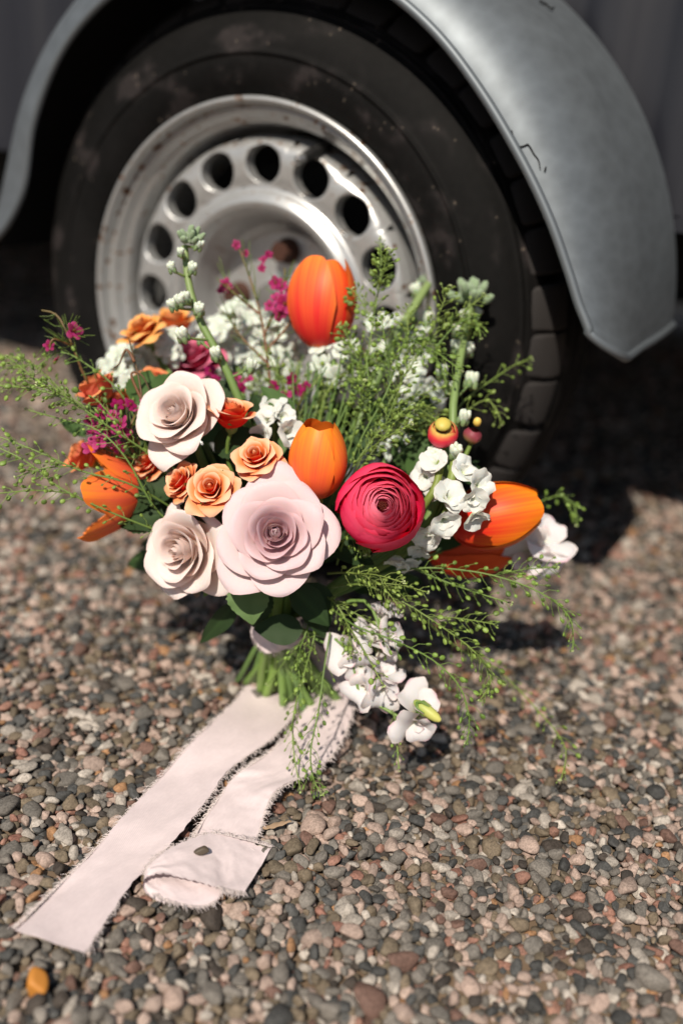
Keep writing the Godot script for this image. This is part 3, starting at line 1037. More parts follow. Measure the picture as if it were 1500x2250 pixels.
# ---------------------------------------------------------------- the bouquet
func build_bouquet() -> void:
	bouquet = group_node(self, "bouquet")
	thing(bouquet, "loose bridal bouquet of roses, orange tulips and green cress leaning on the tyre", "bouquet")
	# large roses
	var mauve := func(u: float, v: float, side: int) -> Color:
		var c := lin(236, 200, 204).lerp(lin(240, 212, 212), smoothstep(0.2, 0.9, v))
		c = c.lerp(lin(240, 208, 140), 0.6 * (1.0 - smoothstep(0.0, 0.25, v)))
		c = c.lerp(lin(226, 178, 190), 0.75 * (1.0 - smoothstep(0.15, 0.75, ring_share)) * (0.75 if side == 0 else 1.0))
		return c.lerp(lin(249, 236, 226), 0.35 if side == 0 else 0.0)
	var cream := func(u: float, v: float, side: int) -> Color:
		var c := lin(250, 222, 210).lerp(lin(251, 231, 223), smoothstep(0.1, 0.8, v))
		return c.lerp(lin(246, 220, 176), 0.5 * (1.0 - smoothstep(0.0, 0.3, v)))
	#           n   L     W     t0  t1  r0   h0    rc    curl  tip ruff   point
	var open_ := [
		[3, 0.46, 0.20, 14, -22, 0.02, -0.20, -1.0, 0.0, -6, 0.004, 0.0],
		[3, 0.52, 0.34, 34, -14, 0.03, -0.24, -1.0, 0.0, 8, 0.016, 0.0],
		[3, 0.62, 0.48, 60, -10, 0.04, -0.29, -1.0, 0.03, 22, 0.034, 0.0],
		[4, 0.74, 0.58, 74, 0, 0.05, -0.33, -1.0, 0.07, 32, 0.038, 0.06],
		[5, 0.88, 0.70, 82, 20, 0.05, -0.37, -1.03, 0.13, 40, 0.036, 0.16],
		[5, 1.04, 0.84, 88, 44, 0.05, -0.42, -1.08, 0.24, 42, 0.036, 0.32],
		[5, 1.20, 0.90, 95, 68, 0.05, -0.46, -1.15, 0.36, 40, 0.04, 0.46]]
	var cup := [
		[3, 0.74, 0.30, 18, -20, 0.02, -0.46, -1.0, 0.0, -4, 0.006, 0.0],
		[3, 0.88, 0.54, 36, -14, 0.03, -0.50, -1.0, 0.0, 14, 0.020, 0.0],
		[3, 1.02, 0.78, 54, -10, 0.04, -0.55, -1.0, 0.06, 32, 0.034, 0.06],
		[3, 1.18, 0.98, 70, -2, 0.05, -0.60, -1.03, 0.14, 46, 0.040, 0.16],
		[4, 1.32, 1.08, 82, 16, 0.05, -0.65, -1.08, 0.26, 54, 0.045, 0.30],
		[3, 1.40, 1.04, 92, 46, 0.05, -0.70, -1.15, 0.36, 50, 0.05, 0.40]]
	var r1 := rose(bouquet, "rose", "large open mauve pink rose facing forward", Vector3(0.1896, 0.1860, 0.2553), Vector3(0.4034, 0.5230, 0.7508), 0.0396, 0.4, open_, mauve, M.petal, 18, 22)
	stem(r1, [Vector3(0.1799, 0.1738, 0.2355), Vector3(0.1671, 0.1260, 0.2095), tie], 0.003, 0.003, lin(88, 120, 60), lin(70, 100, 45))
	var r2 := rose(bouquet, "rose", "cream blush rose above the orange spray roses", Vector3(0.0941, 0.2420, 0.2370), Vector3(0.0092, 0.5894, 0.8078), 0.0272, 1.9, cup, cream, M.petal, 18, 22)
	stem(r2, [Vector3(0.0900, 0.2277, 0.2142), Vector3(0.1199, 0.1577, 0.2069), tie], 0.003, 0.003, lin(88, 120, 60), lin(70, 100, 45))
	var r3 := rose(bouquet, "rose", "cream rose low beside the mauve one, facing left", Vector3(0.1176, 0.1551, 0.2602), Vector3(-0.0167, 0.2470, 0.9689), 0.0295, 0.2, cup, cream, M.petal, 18, 22)
	stem(r3, [Vector3(0.1132, 0.1449, 0.2405), Vector3(0.1325, 0.1086, 0.2109), tie], 0.003, 0.003, lin(88, 120, 60), lin(70, 100, 45))
	# spray roses
	var spray := [
		[3, 0.62, 0.26, 16, -20, 0.02, -0.42, -1.0, 0.0, -4, 0.010, 0.0],
		[3, 0.72, 0.42, 36, -16, 0.03, -0.46, -1.0, 0.0, 16, 0.032, 0.0],
		[4, 0.84, 0.58, 56, -12, 0.04, -0.52, -1.0, 0.06, 36, 0.055, 0.0],
		[4, 1.00, 0.72, 70, -6, 0.05, -0.60, -1.03, 0.12, 52, 0.07, 0.05],
		[4, 1.14, 0.82, 82, 6, 0.05, -0.68, -1.08, 0.18, 62, 0.085, 0.12],
		[4, 1.24, 0.84, 92, 24, 0.05, -0.76, -1.15, 0.22, 58, 0.10, 0.16]]
	var spray_bud := [
		[3, 0.9, 0.30, 14, -18, 0.02, -0.6, -1.0, 0.0, -4, 0.006, 0.0],
		[4, 1.04, 0.50, 34, -18, 0.04, -0.64, -1.0, 0.02, 14, 0.02, 0.0],
		[4, 1.22, 0.72, 56, -18, 0.05, -0.72, -1.02, 0.06, 40, 0.04, 0.02],
		[4, 1.40, 0.86, 80, -14, 0.05, -0.80, -1.08, 0.12, 62, 0.055, 0.05]]
	var orange := func(u: float, v: float, side: int) -> Color:
		if side == 1:
			return lin(240, 84, 34).lerp(lin(255, 152, 56), smoothstep(0.2, 0.65, v)).lerp(lin(255, 178, 126), ring_share * 0.8).lerp(lin(255, 216, 180), smoothstep(0.72, 1.0, v))
		return lin(240, 48, 40).lerp(lin(255, 160, 100), smoothstep(0.7, 1.05, v + 0.12 * absf(u)))
	var peach := func(u: float, v: float, side: int) -> Color:
		return lin(240, 206, 130).lerp(lin(246, 140, 112), smoothstep(0.05, 0.5, v)).lerp(lin(250, 170, 110), smoothstep(0.7, 1.0, v))
	var amber := func(u: float, v: float, side: int) -> Color:
		return lin(250, 170, 60).lerp(lin(252, 194, 120), smoothstep(0.5, 1.0, v)) if side == 1 else lin(240, 120, 60).lerp(lin(252, 200, 140), smoothstep(0.6, 1.0, v))
	for s in [
		["full orange spray rose facing forward above the mauve rose", Vector3(0.1363, 0.2040, 0.2524), Vector3(0.2197, 0.6699, 0.7092), 0.0178, spray, orange],
		["orange spray rose with frilled rim beside the front tulip", Vector3(0.1529, 0.2234, 0.2264), Vector3(0.0551, 0.7935, 0.6061), 0.0175, spray, orange],
		["orange and red spray rose turned left under the cream rose", Vector3(0.1068, 0.2010, 0.2494), Vector3(-0.4277, 0.6001, 0.6760), 0.0150, spray, orange],
		["red orange spray rose seen from its side beside the cream rose", Vector3(0.1263, 0.2451, 0.2142), Vector3(0.0914, 0.9938, 0.0629), 0.0170, spray_bud, orange],
		["amber spray rose in front of the rim's left edge", Vector3(-0.0051, 0.2720, 0.1513), Vector3(-0.2868, 0.8853, 0.3660), 0.0188, spray, amber],
		["blurred orange spray rose behind the white stock stem", Vector3(-0.0046, 0.2710, 0.1090), Vector3(0.0684, 0.9967, 0.0446), 0.0180, spray_bud, amber],
		["peach pink spray rose at the left edge above the waxflower", Vector3(0.0092, 0.2403, 0.2193), Vector3(-0.4230, 0.8430, 0.3324), 0.0185, spray_bud, peach],
		["little coral spray rose bud beside the magenta waxflower", Vector3(0.0208, 0.2309, 0.2056), Vector3(-0.2214, 0.9591, 0.1763), 0.0115, spray_bud, peach],
		["half open coral spray rose between open tulip and cream rose", Vector3(0.0603, 0.1970, 0.2253), Vector3(-0.3295, 0.7037, 0.6294), 0.0140, spray, orange],
		["small coral spray rose behind the cream rose", Vector3(0.0207, 0.2381, 0.1658), Vector3(0.0173, 0.9834, 0.1808), 0.0150, spray_bud, peach],
		["peach spray rose with cream rims behind the left tulip", Vector3(0.0017, 0.1878, 0.2291), Vector3(-0.5251, 0.5353, 0.6617), 0.0165, spray_bud, peach]]:
		var o := rose(bouquet, "spray_rose", s[0], s[1], s[2], s[3], rng.randf() * TAU, s[4], s[5], M.petal_vivid, 10, 12)
		var base: Vector3 = s[1] - s[2] * s[3] * 0.62
		var cal := MB.new()
		cal.blob(Transform3D(Basis(Vector3(1, 0, 0) * s[3] * 0.27, Vector3(0, 1, 0) * s[3] * 0.34, Vector3(0, 0, 1) * s[3] * 0.27), Vector3(0, -s[3] * 0.72, 0)), 10, 6, lin(110, 130, 66), lin(140, 158, 88))
		part(o, "calyx", cal.mesh(), M.stem)
		stem(o, [base - s[2] * s[3] * 0.2, base - s[2] * 0.03, base.lerp(tie, 0.6), tie], 0.0014, 0.0018, lin(104, 130, 62), lin(70, 100, 45))
		for k in 4:
			var a := TAU * k / 4.0 + 0.4
			var lf := part(o, "sepal", leaf_mesh(s[3] * 0.95, s[3] * 0.12, -0.8, 0.3, 0, lin(88, 112, 52), lin(120, 140, 76)), M.leaf)
			var dd := Vector3(cos(a), -0.1 + 0.5 * rng.randf(), sin(a)).normalized()
			lf.transform = Transform3D(Basis(dd.cross(Vector3.UP).normalized(), dd, dd.cross(Vector3.UP).normalized().cross(dd)), Vector3(0, -s[3] * 0.6, 0))
	# tulips
	var hot := lin(222, 62, 48)
	var warm := lin(246, 128, 34)
	tulip("tall coral and orange tulip standing before the wheel disc", Vector3(0.1300, 0.2681, 0.1046), Vector3(-0.1605, 0.9627, -0.2178), 0.062, 0.0243, 0.35, 0.0, lin(226, 44, 46), lin(253, 146, 52))
	tulip("orange tulip opening at its tip between rose and ranunculus", Vector3(0.1884, 0.1937, 0.2013), Vector3(-0.0373, 0.9984, 0.0423), 0.0480, 0.0222, 0.3, -7.0, lin(240, 92, 56), lin(254, 158, 36))
	tulip("large orange tulip lying to the right of the white stock", Vector3(0.2596, 0.1693, 0.1361), Vector3(0.8515, 0.3015, -0.4289), 0.0600, 0.0258, -0.15, -5.0, lin(218, 34, 30), lin(254, 152, 26))
	tulip("dark orange tulip half hidden under the right hand tulip", Vector3(0.2324, 0.1332, 0.1060), Vector3(0.8890, 0.1110, -0.4443), 0.058, 0.022, 0.8, -5.0, lin(214, 66, 34), lin(236, 100, 30))
	tulip("wide open orange tulip at the left of the bouquet", Vector3(0.0613, 0.1710, 0.2246), Vector3(-0.7797, 0.0543, 0.6238), 0.047, 0.0235, 1.25, 46.0, lin(234, 92, 66), lin(248, 146, 30))
	# ranunculus
	var crimson := func(u: float, v: float, side: int) -> Color:
		var c := lin(220, 8, 58).lerp(lin(244, 44, 100), smoothstep(0.3, 0.9, v))
		c = c.lerp(lin(254, 140, 170), 0.95 * (1.0 - smoothstep(0.05, 0.7, ring_share)))
		return c.lerp(lin(250, 176, 190), 0.85 * smoothstep(0.72, 1.0, v) * (1.0 if side == 1 else 0.35) * (1.0 - 0.55 * ring_share))
	var rings := []
	for k in 11:
		var f := k / 10.0
		rings.append([4 if k < 4 else 6, lerpf(0.52, 1.46, f), lerpf(0.30, 1.0, f), lerpf(52, 108, f), lerpf(-34, -44, f), 0.03, lerpf(-0.30, -0.64, f), -1.02, 0.0, -3, lerpf(0.012, 0.05, f), 0.0])
	var rn := rose(bouquet, "ranunculus", "large crimson ranunculus with many thin layered petals", Vector3(0.2376, 0.2006, 0.2058), Vector3(0.5546, 0.5247, 0.6459), 0.0362, 0.7, rings, crimson, M.petal_vivid, 12, 12)
	stem(rn, [Vector3(0.2280, 0.1867, 0.1867), Vector3(0.2112, 0.1387, 0.1811), tie], 0.003, 0.003, lin(100, 125, 60), lin(70, 100, 45))
	var eye := MB.new()
	for k in 26:
		var a := k * 2.4
		var r := 0.0024 * sqrt(k / 26.0)
		eye.tube(PackedVector3Array([Vector3(cos(a) * r * 0.4, -0.003, sin(a) * r * 0.4), Vector3(cos(a) * r, 0.003, sin(a) * r), Vector3(cos(a) * r * 1.3, 0.006, sin(a) * r * 1.3)]), 0.0005, 0.0006, 4, lin(70, 26, 24), lin(110, 46, 36))
	part(rn, "flower_eye", eye.mesh(), M.petal)
	var hotpink := func(u: float, v: float, side: int) -> Color:
		return lin(190, 20, 84).lerp(lin(238, 140, 170), smoothstep(0.55, 1.0, v))
	var rn2 := rose(bouquet, "ranunculus", "blurred hot pink ranunculus behind the cream rose", Vector3(0.0160, 0.2462, 0.1099), Vector3(0.0403, 0.8511, 0.5234), 0.0245, 0.1, spray, hotpink, M.petal_vivid, 8, 10)
	stem(rn2, [Vector3(0.0087, 0.2329, 0.0954), Vector3(0.0864, 0.1667, 0.1470), tie], 0.0025, 0.0028, lin(100, 125, 60), lin(70, 100, 45))
	var blush := func(u: float, v: float, side: int) -> Color:
		return lin(232, 100, 130).lerp(lin(224, 50, 70), smoothstep(0.3, 0.8, v)).lerp(lin(214, 190, 96), smoothstep(0.82, 1.0, v))
	var small := []
	for k in 4:
		var f := k / 3.0
		small.append([4, lerpf(1.0, 1.5, f), lerpf(0.5, 0.85, f), lerpf(80, 100, f), lerpf(-56, -58, f), 0.04, lerpf(-0.62, -0.75, f), -1.02, 0.0, -4, 0.006, 0.0])
	var b1 := rose(bouquet, "ranunculus_bud", "round red and pink ranunculus bud with yellow green tip", Vector3(0.2511, 0.2412, 0.1473), Vector3(0.1612, 0.8234, 0.5441), 0.0146, 0.2, small, blush, M.petal_gloss, 8, 9)
	var tip := MB.new()
	tip.blob(Transform3D(Basis.from_scale(Vector3(0.0058, 0.003, 0.0058)), Vector3(0, 0.0066, 0)), 10, 6, lin(150, 160, 70), lin(214, 190, 90))
	part(b1, "flower_eye", tip.mesh(), M.pod)
	stem(b1, [Vector3(0.2505, 0.2305, 0.1429), Vector3(0.2577, 0.2100, 0.1632), Vector3(0.2515, 0.1909, 0.1704), Vector3(0.2320, 0.1465, 0.1669), tie], 0.0026, 0.003, lin(128, 140, 62), lin(90, 118, 52))
	var mossy := func(u: float, v: float, side: int) -> Color:
		return lin(150, 140, 84).lerp(lin(140, 62, 74), smoothstep(0.35, 0.9, v + 0.2 * absf(u)))
	var b2 := rose(bouquet, "ranunculus_bud", "small brownish pink ranunculus bud with a yellow petal tip", Vector3(0.2638, 0.2362, 0.1213), Vector3(0.2201, 0.9707, 0.0969), 0.0098, 0.5, small, mossy, M.petal_gloss, 7, 8)
	tip = MB.new()
	tip.blob(Transform3D(Basis.from_scale(Vector3(0.003, 0.0034, 0.003)), Vector3(0, 0.0085, 0)), 8, 5, lin(214, 180, 70), lin(240, 206, 110))
	part(b2, "flower_eye", tip.mesh(), M.pod)
	stem(b2, [Vector3(0.2624, 0.2273, 0.1200), Vector3(0.2597, 0.2091, 0.1359), Vector3(0.2373, 0.1522, 0.1493), tie], 0.0016, 0.002, lin(110, 130, 60), lin(80, 110, 48))
	build_stock()
	build_fillers()
	build_greens()


func build_stock() -> void:
	var white := lin(246, 246, 228)
	var green := lin(136, 160, 112)
	var sage := lin(140, 160, 128)
	# spikes of buds: label, stem points, stem radius, buds [at, r], crown centre, crown size
	for s in [
		["white stock spike in bud rising before the rim's left side", [Vector3(0.0514, 0.3394, 0.1702), Vector3(0.0599, 0.3160, 0.1766), Vector3(0.0749, 0.2920, 0.1825), Vector3(0.1016, 0.2562, 0.1829), Vector3(0.1251, 0.2040, 0.1828), tie], 0.0034,
			[[Vector3(0.0537, 0.3257, 0.1874), 0.0042], [Vector3(0.0663, 0.3262, 0.1808), 0.0046], [Vector3(0.0628, 0.3409, 0.1697), 0.0046], [Vector3(0.0567, 0.3360, 0.1812), 0.0036], [Vector3(0.0637, 0.3029, 0.1990), 0.0048], [Vector3(0.0704, 0.3071, 0.1996), 0.0050], [Vector3(0.0675, 0.3075, 0.1888), 0.0045], [Vector3(0.0785, 0.3007, 0.1887), 0.0052], [Vector3(0.0777, 0.2855, 0.2059), 0.0060], [Vector3(0.0950, 0.2727, 0.1908), 0.0054], [Vector3(0.0712, 0.2765, 0.1769), 0.004], [Vector3(0.1123, 0.2643, 0.1737), 0.0056]], Vector3(0.0545, 0.3435, 0.1691), 0.011],
		["blurred pale stock spike on the right before the tyre", [Vector3(0.2136, 0.3048, 0.0242), Vector3(0.2266, 0.2812, 0.0649), Vector3(0.2428, 0.2529, 0.1122), Vector3(0.2515, 0.2159, 0.1309), Vector3(0.2400, 0.1592, 0.1568), tie], 0.0036,
			[[Vector3(0.2134, 0.2966, 0.0341), 0.005], [Vector3(0.2171, 0.2970, 0.0199), 0.005], [Vector3(0.2158, 0.2871, 0.0495), 0.006], [Vector3(0.2257, 0.2750, 0.0500), 0.0062], [Vector3(0.2193, 0.2771, 0.0584), 0.006], [Vector3(0.2180, 0.2614, 0.0784), 0.0064], [Vector3(0.2400, 0.2587, 0.0745), 0.0070], [Vector3(0.2317, 0.2540, 0.0930), 0.0058], [Vector3(0.2554, 0.2445, 0.1217), 0.0058], [Vector3(0.2477, 0.2230, 0.1478), 0.0062], [Vector3(0.2612, 0.2270, 0.1450), 0.0062]], Vector3(0.2125, 0.3090, 0.0228), 0.0175],
		["soft green stock tip leaning right before the rim edge", [Vector3(0.1712, 0.3122, 0.0121), Vector3(0.1705, 0.2923, 0.0399), Vector3(0.1648, 0.2628, 0.0625), Vector3(0.1603, 0.1924, 0.1095), tie], 0.0046,
			[[Vector3(0.1606, 0.3048, 0.0088), 0.0065], [Vector3(0.1664, 0.3092, -0.0083), 0.0062], [Vector3(0.1624, 0.2818, 0.0306), 0.0060], [Vector3(0.1736, 0.2838, 0.0118), 0.0068], [Vector3(0.1583, 0.2753, 0.0357), 0.006], [Vector3(0.1683, 0.2864, 0.0255), 0.005]], Vector3(0.1616, 0.3098, -0.0062), 0.008]]:
		var o := group_node(bouquet, "stock_spike", s[0])
		stem(o, s[1], s[2] * 0.72, s[2], lin(132, 152, 96), lin(96, 128, 60))
		for b in s[3]:
			var path := spline(s[1], 40)
			var near := path[0]
			for p in path:
				if p.y < b[0].y - 0.004 and p.distance_to(b[0]) < near.distance_to(b[0]):
					near = p
			var dir: Vector3 = ((b[0] - near).normalized() * 0.5 + Vector3(0, 0.9, 0)).normalized()
			var st := MB.new()
			st.tube(spline([near, near.lerp(b[0], 0.6) - Vector3(0, 0.001, 0), b[0]], 6), 0.0010, 0.0009, 6, lin(118, 142, 84), lin(128, 152, 96))
			bud(st, b[0] - dir * b[1] * 0.7, dir, b[1] * 1.08, white, lin(122, 146, 92))
			part(o, "flower_bud", st.mesh(), M.petal)
		var cr := MB.new()
		for k in 26:
			var d := Vector3(rng.randfn(), absf(rng.randfn()) * 0.9, rng.randfn()).normalized()
			var b := frame((d + Vector3.UP * 0.7).normalized())
			cr.blob(Transform3D(Basis(b.x * 0.20, b.y * 0.36, b.z * 0.20) * Basis.from_scale(Vector3.ONE * s[5]), s[4] + d * s[5] * rng.randf_range(0.35, 0.85)), 6, 4, sage.lerp(lin(110, 136, 92), 0.6), sage)
		part(o, "crown_bud", cr.mesh(), M.fuzz, "", "stuff")
	# open white florets
	var ivory := func(u: float, v: float, side: int) -> Color:
		return lin(216, 222, 176).lerp(lin(240, 239, 232), smoothstep(0.05, 0.4, v))
	var set_ := group_node(bouquet, "stock_cluster", "white ruffled stock florets between ranunculus and right tulip")
	for f in [[Vector3(0.2525, 0.2184, 0.1535), Vector3(-0.0470, 0.7508, 0.6588), 0.0105], [Vector3(0.2469, 0.2082, 0.1550), Vector3(-0.1539, 0.4688, 0.8698), 0.0100], [Vector3(0.2716, 0.2176, 0.1575), Vector3(0.6134, 0.7675, 0.1861), 0.0115], [Vector3(0.2822, 0.2123, 0.1593), Vector3(0.8329, 0.4380, 0.3383), 0.0110], [Vector3(0.2834, 0.2073, 0.1671), Vector3(0.7275, -0.0241, 0.6857), 0.0095], [Vector3(0.2878, 0.1971, 0.1683), Vector3(0.7065, -0.4078, 0.5784), 0.0098], [Vector3(0.2697, 0.2044, 0.1754), Vector3(0.5713, 0.6439, 0.5089), 0.0112], [Vector3(0.2694, 0.1913, 0.1756), Vector3(0.6503, -0.1225, 0.7497), 0.0112], [Vector3(0.2578, 0.1752, 0.1707), Vector3(0.4828, -0.2491, 0.8396), 0.0105], [Vector3(0.2521, 0.1628, 0.1672), Vector3(0.3348, -0.5848, 0.7388), 0.0085], [Vector3(0.2401, 0.1554, 0.1768), Vector3(0.3028, -0.6920, 0.6553), 0.0095], [Vector3(0.2454, 0.1509, 0.1701), Vector3(0.6012, -0.5526, 0.5772), 0.0080], [Vector3(0.2551, 0.2001, 0.1545), Vector3(0.2864, 0.7219, 0.6300), 0.010]]:
		floret(set_, "floret", f[0], f[1], f[2], 4, 72.0, 0.12, ivory, M.petal, 9, 8)
	stem(set_, [Vector3(0.2575, 0.2253, 0.1356), Vector3(0.2634, 0.2083, 0.1526), Vector3(0.2522, 0.1651, 0.1540), tie], 0.0035, 0.0035, lin(140, 156, 84), lin(96, 124, 56))
	set_ = group_node(bouquet, "stock_cluster", "white snapdragon like blossom right of the red orange spray rose")
	for f in [[Vector3(0.1340, 0.2363, 0.1755), Vector3(0.1262, 0.9208, 0.3691), 0.0110], [Vector3(0.1353, 0.2316, 0.1831), Vector3(0.0444, 0.5999, 0.7989), 0.0100], [Vector3(0.1417, 0.2343, 0.1786), Vector3(0.6768, 0.5530, 0.4860), 0.0095], [Vector3(0.1494, 0.2267, 0.1842), Vector3(0.8414, 0.2619, 0.4727), 0.0115], [Vector3(0.1385, 0.2252, 0.1905), Vector3(-0.0531, 0.0863, 0.9949), 0.009]]:
		floret(set_, "floret", f[0], f[1], f[2], 4, 60.0, 0.11, ivory, M.petal, 9, 8)
	stem(set_, [Vector3(0.1315, 0.2259, 0.1694), Vector3(0.1429, 0.1715, 0.1765), tie], 0.002, 0.0025, lin(140, 156, 84), lin(96, 124, 56))
	for c in [
		["white lilac blossoms under the tall tulip", Vector3(0.1419, 0.2626, 0.1047), 0.022, 14, 0.0088],
		["soft white blossoms deep behind the cress on the right", Vector3(0.1534, 0.2577, 0.0343), 0.034, 30, 0.0095],
		["blurred white blossoms at the middle behind the waxflower", Vector3(0.0323, 0.2490, 0.0760), 0.036, 34, 0.0095],
		["blurred white blossoms beneath the hot pink ranunculus", Vector3(0.0587, 0.2286, 0.0840), 0.026, 20, 0.009],
		["blurred white blossoms beside the peach spray rose", Vector3(-0.0249, 0.2314, 0.1376), 0.022, 16, 0.010],
		["white blossoms low behind the cress thicket", Vector3(0.1801, 0.2295, 0.0457), 0.026, 18, 0.0095],
		["white blossoms behind the reddish waxflower branches", Vector3(0.0751, 0.2511, 0.0773), 0.024, 18, 0.0092],
		["small white blossoms tucked under the amber spray rose", Vector3(-0.0042, 0.2498, 0.1307), 0.020, 14, 0.0090],
		["white blossoms between the coral rose and the cream rose", Vector3(-0.0068, 0.2264, 0.1732), 0.018, 12, 0.0088],
		["pale blossoms behind the ranunculus and cress", Vector3(0.2021, 0.2131, 0.0967), 0.022, 12, 0.010]]:
		var o := group_node(bouquet, "blossom_cluster", c[0])
		for k in c[3]:
			var d := Vector3(rng.randfn(), rng.randfn() * 0.9, rng.randfn() * 0.6)
			d = d.normalized() * pow(rng.randf(), 0.5)
			var mb := MB.new()
			small_floret(mb, c[1] + d * c[2], (d + Vector3(0.2, 0.5, 0.8)).normalized(), c[4], 5, lin(216, 220, 196), lin(240, 240, 230))
			part(o, "blossom", mb.mesh(), M.petal)
		stem(o, [c[1], c[1].lerp(tie, 0.5) + Vector3(0, 0.01, 0), tie], 0.0018, 0.0022, lin(110, 140, 70), lin(80, 110, 48))
	# sweet peas
	var pea := func(u: float, v: float, side: int) -> Color:
		return lin(236, 234, 208).lerp(lin(238, 229, 227), smoothstep(0.05, 0.4, v)).lerp(lin(226, 168, 188), 0.75 * smoothstep(0.93, 1.0, v + 0.10 * pow(absf(u), 3.0)))
	for s in [
		["white sweet pea stem hanging over the cut stems", [[Vector3(0.2247, 0.0899, 0.2064), Vector3(-0.0408, 0.4080, 0.9121), 0.0145], [Vector3(0.2353, 0.0793, 0.2083), Vector3(0.3912, -0.1730, 0.9039), 0.013], [Vector3(0.2366, 0.0969, 0.1947), Vector3(0.4782, 0.8222, 0.3089), 0.0135], [Vector3(0.2473, 0.1011, 0.1921), Vector3(0.8929, 0.4489, -0.0345), 0.0130], [Vector3(0.2439, 0.0865, 0.1945), Vector3(0.8554, -0.3522, 0.3797), 0.0125], [Vector3(0.2351, 0.1105, 0.1818), Vector3(0.0851, 0.9886, -0.1242), 0.0115]], [Vector3(0.2222, 0.1185, 0.1848), Vector3(0.2431, 0.1008, 0.1944), Vector3(0.2484, 0.0863, 0.1984)]],
		["white sweet pea blossoms lowest in the middle, above gravel", [[Vector3(0.2411, 0.0695, 0.2123), Vector3(-0.0796, 0.1849, 0.9795), 0.0130], [Vector3(0.2532, 0.0714, 0.2101), Vector3(0.7620, 0.0746, 0.6432), 0.0140], [Vector3(0.2498, 0.0775, 0.2017), Vector3(0.2505, 0.9663, -0.0594), 0.0115]], [Vector3(0.2332, 0.0851, 0.2067), Vector3(0.2424, 0.0769, 0.2058), Vector3(0.2494, 0.0716, 0.2046)]],
		["white sweet pea with a closed green bud, nearest the gravel", [[Vector3(0.2819, 0.0652, 0.2056), Vector3(0.4102, 0.8925, 0.1877), 0.0150], [Vector3(0.2832, 0.0564, 0.2138), Vector3(0.5674, -0.2406, 0.7875), 0.0150]], [Vector3(0.2226, 0.0931, 0.2084), Vector3(0.2386, 0.0647, 0.2134), Vector3(0.2629, 0.0560, 0.2110), Vector3(0.2742, 0.0538, 0.2123)]],
		["pink tinged sweet pea drooping right of the large tulip", [[Vector3(0.3096, 0.1514, 0.0702), Vector3(0.5182, 0.7858, 0.3376), 0.0200], [Vector3(0.3058, 0.1410, 0.0806), Vector3(0.3001, -0.0410, 0.9530), 0.0185], [Vector3(0.3135, 0.1400, 0.0820), Vector3(0.5551, -0.3739, 0.7430), 0.0150]], [Vector3(0.2563, 0.1424, 0.1077), Vector3(0.2823, 0.1441, 0.0815), Vector3(0.3071, 0.1429, 0.0693)]]]:
		var o := group_node(bouquet, "sweet_pea", s[0])
		for f in s[1]:
			pea_flower(o, f[0], f[1], f[2] * 1.12, rng.randf() * TAU, pea)
		var pts: Array = [tie, tie.lerp(s[2][0], 0.5)]
		pts.append_array(s[2])
		stem(o, pts, 0.0014, 0.0010, lin(96, 128, 60), lin(118, 146, 76))
	var gb := MB.new()
	var bb := frame(Vector3(0.9434, -0.3248, 0.0671))
	gb.blob(Transform3D(Basis(bb.x * 0.0042, bb.y * 0.0115, bb.z * 0.0042), Vector3(0.2891, 0.0682, 0.2126)), 10, 8, lin(128, 158, 72), lin(222, 214, 120))
	for k in 5:
		var w := TAU * k / 5.0
		gb.tube(PackedVector3Array([Vector3(0.2817, 0.0725, 0.2144), Vector3(0.2840, 0.0712, 0.2139) + (bb.x * cos(w) + bb.z * sin(w)) * 0.0042, Vector3(0.2891, 0.0682, 0.2126) + (bb.x * cos(w) + bb.z * sin(w)) * 0.0046]), 0.0012, 0.0004, 5, lin(96, 128, 60), lin(118, 146, 76))
	part(bouquet, "flower_bud", gb.mesh(), M.pod, "closed green sweet pea bud")


func wax_flower(mb: MB, at: Vector3, dir: Vector3, R: float, c0: Color, c1: Color) -> void:
	small_floret(mb, at, dir, R, 5, c0, c1)
	mb.blob(Transform3D(frame(dir) * Basis.from_scale(Vector3(R * 0.34, R * 0.3, R * 0.34)), at - dir * R * 0.05), 6, 4, lin(90, 20, 30), lin(120, 60, 40))


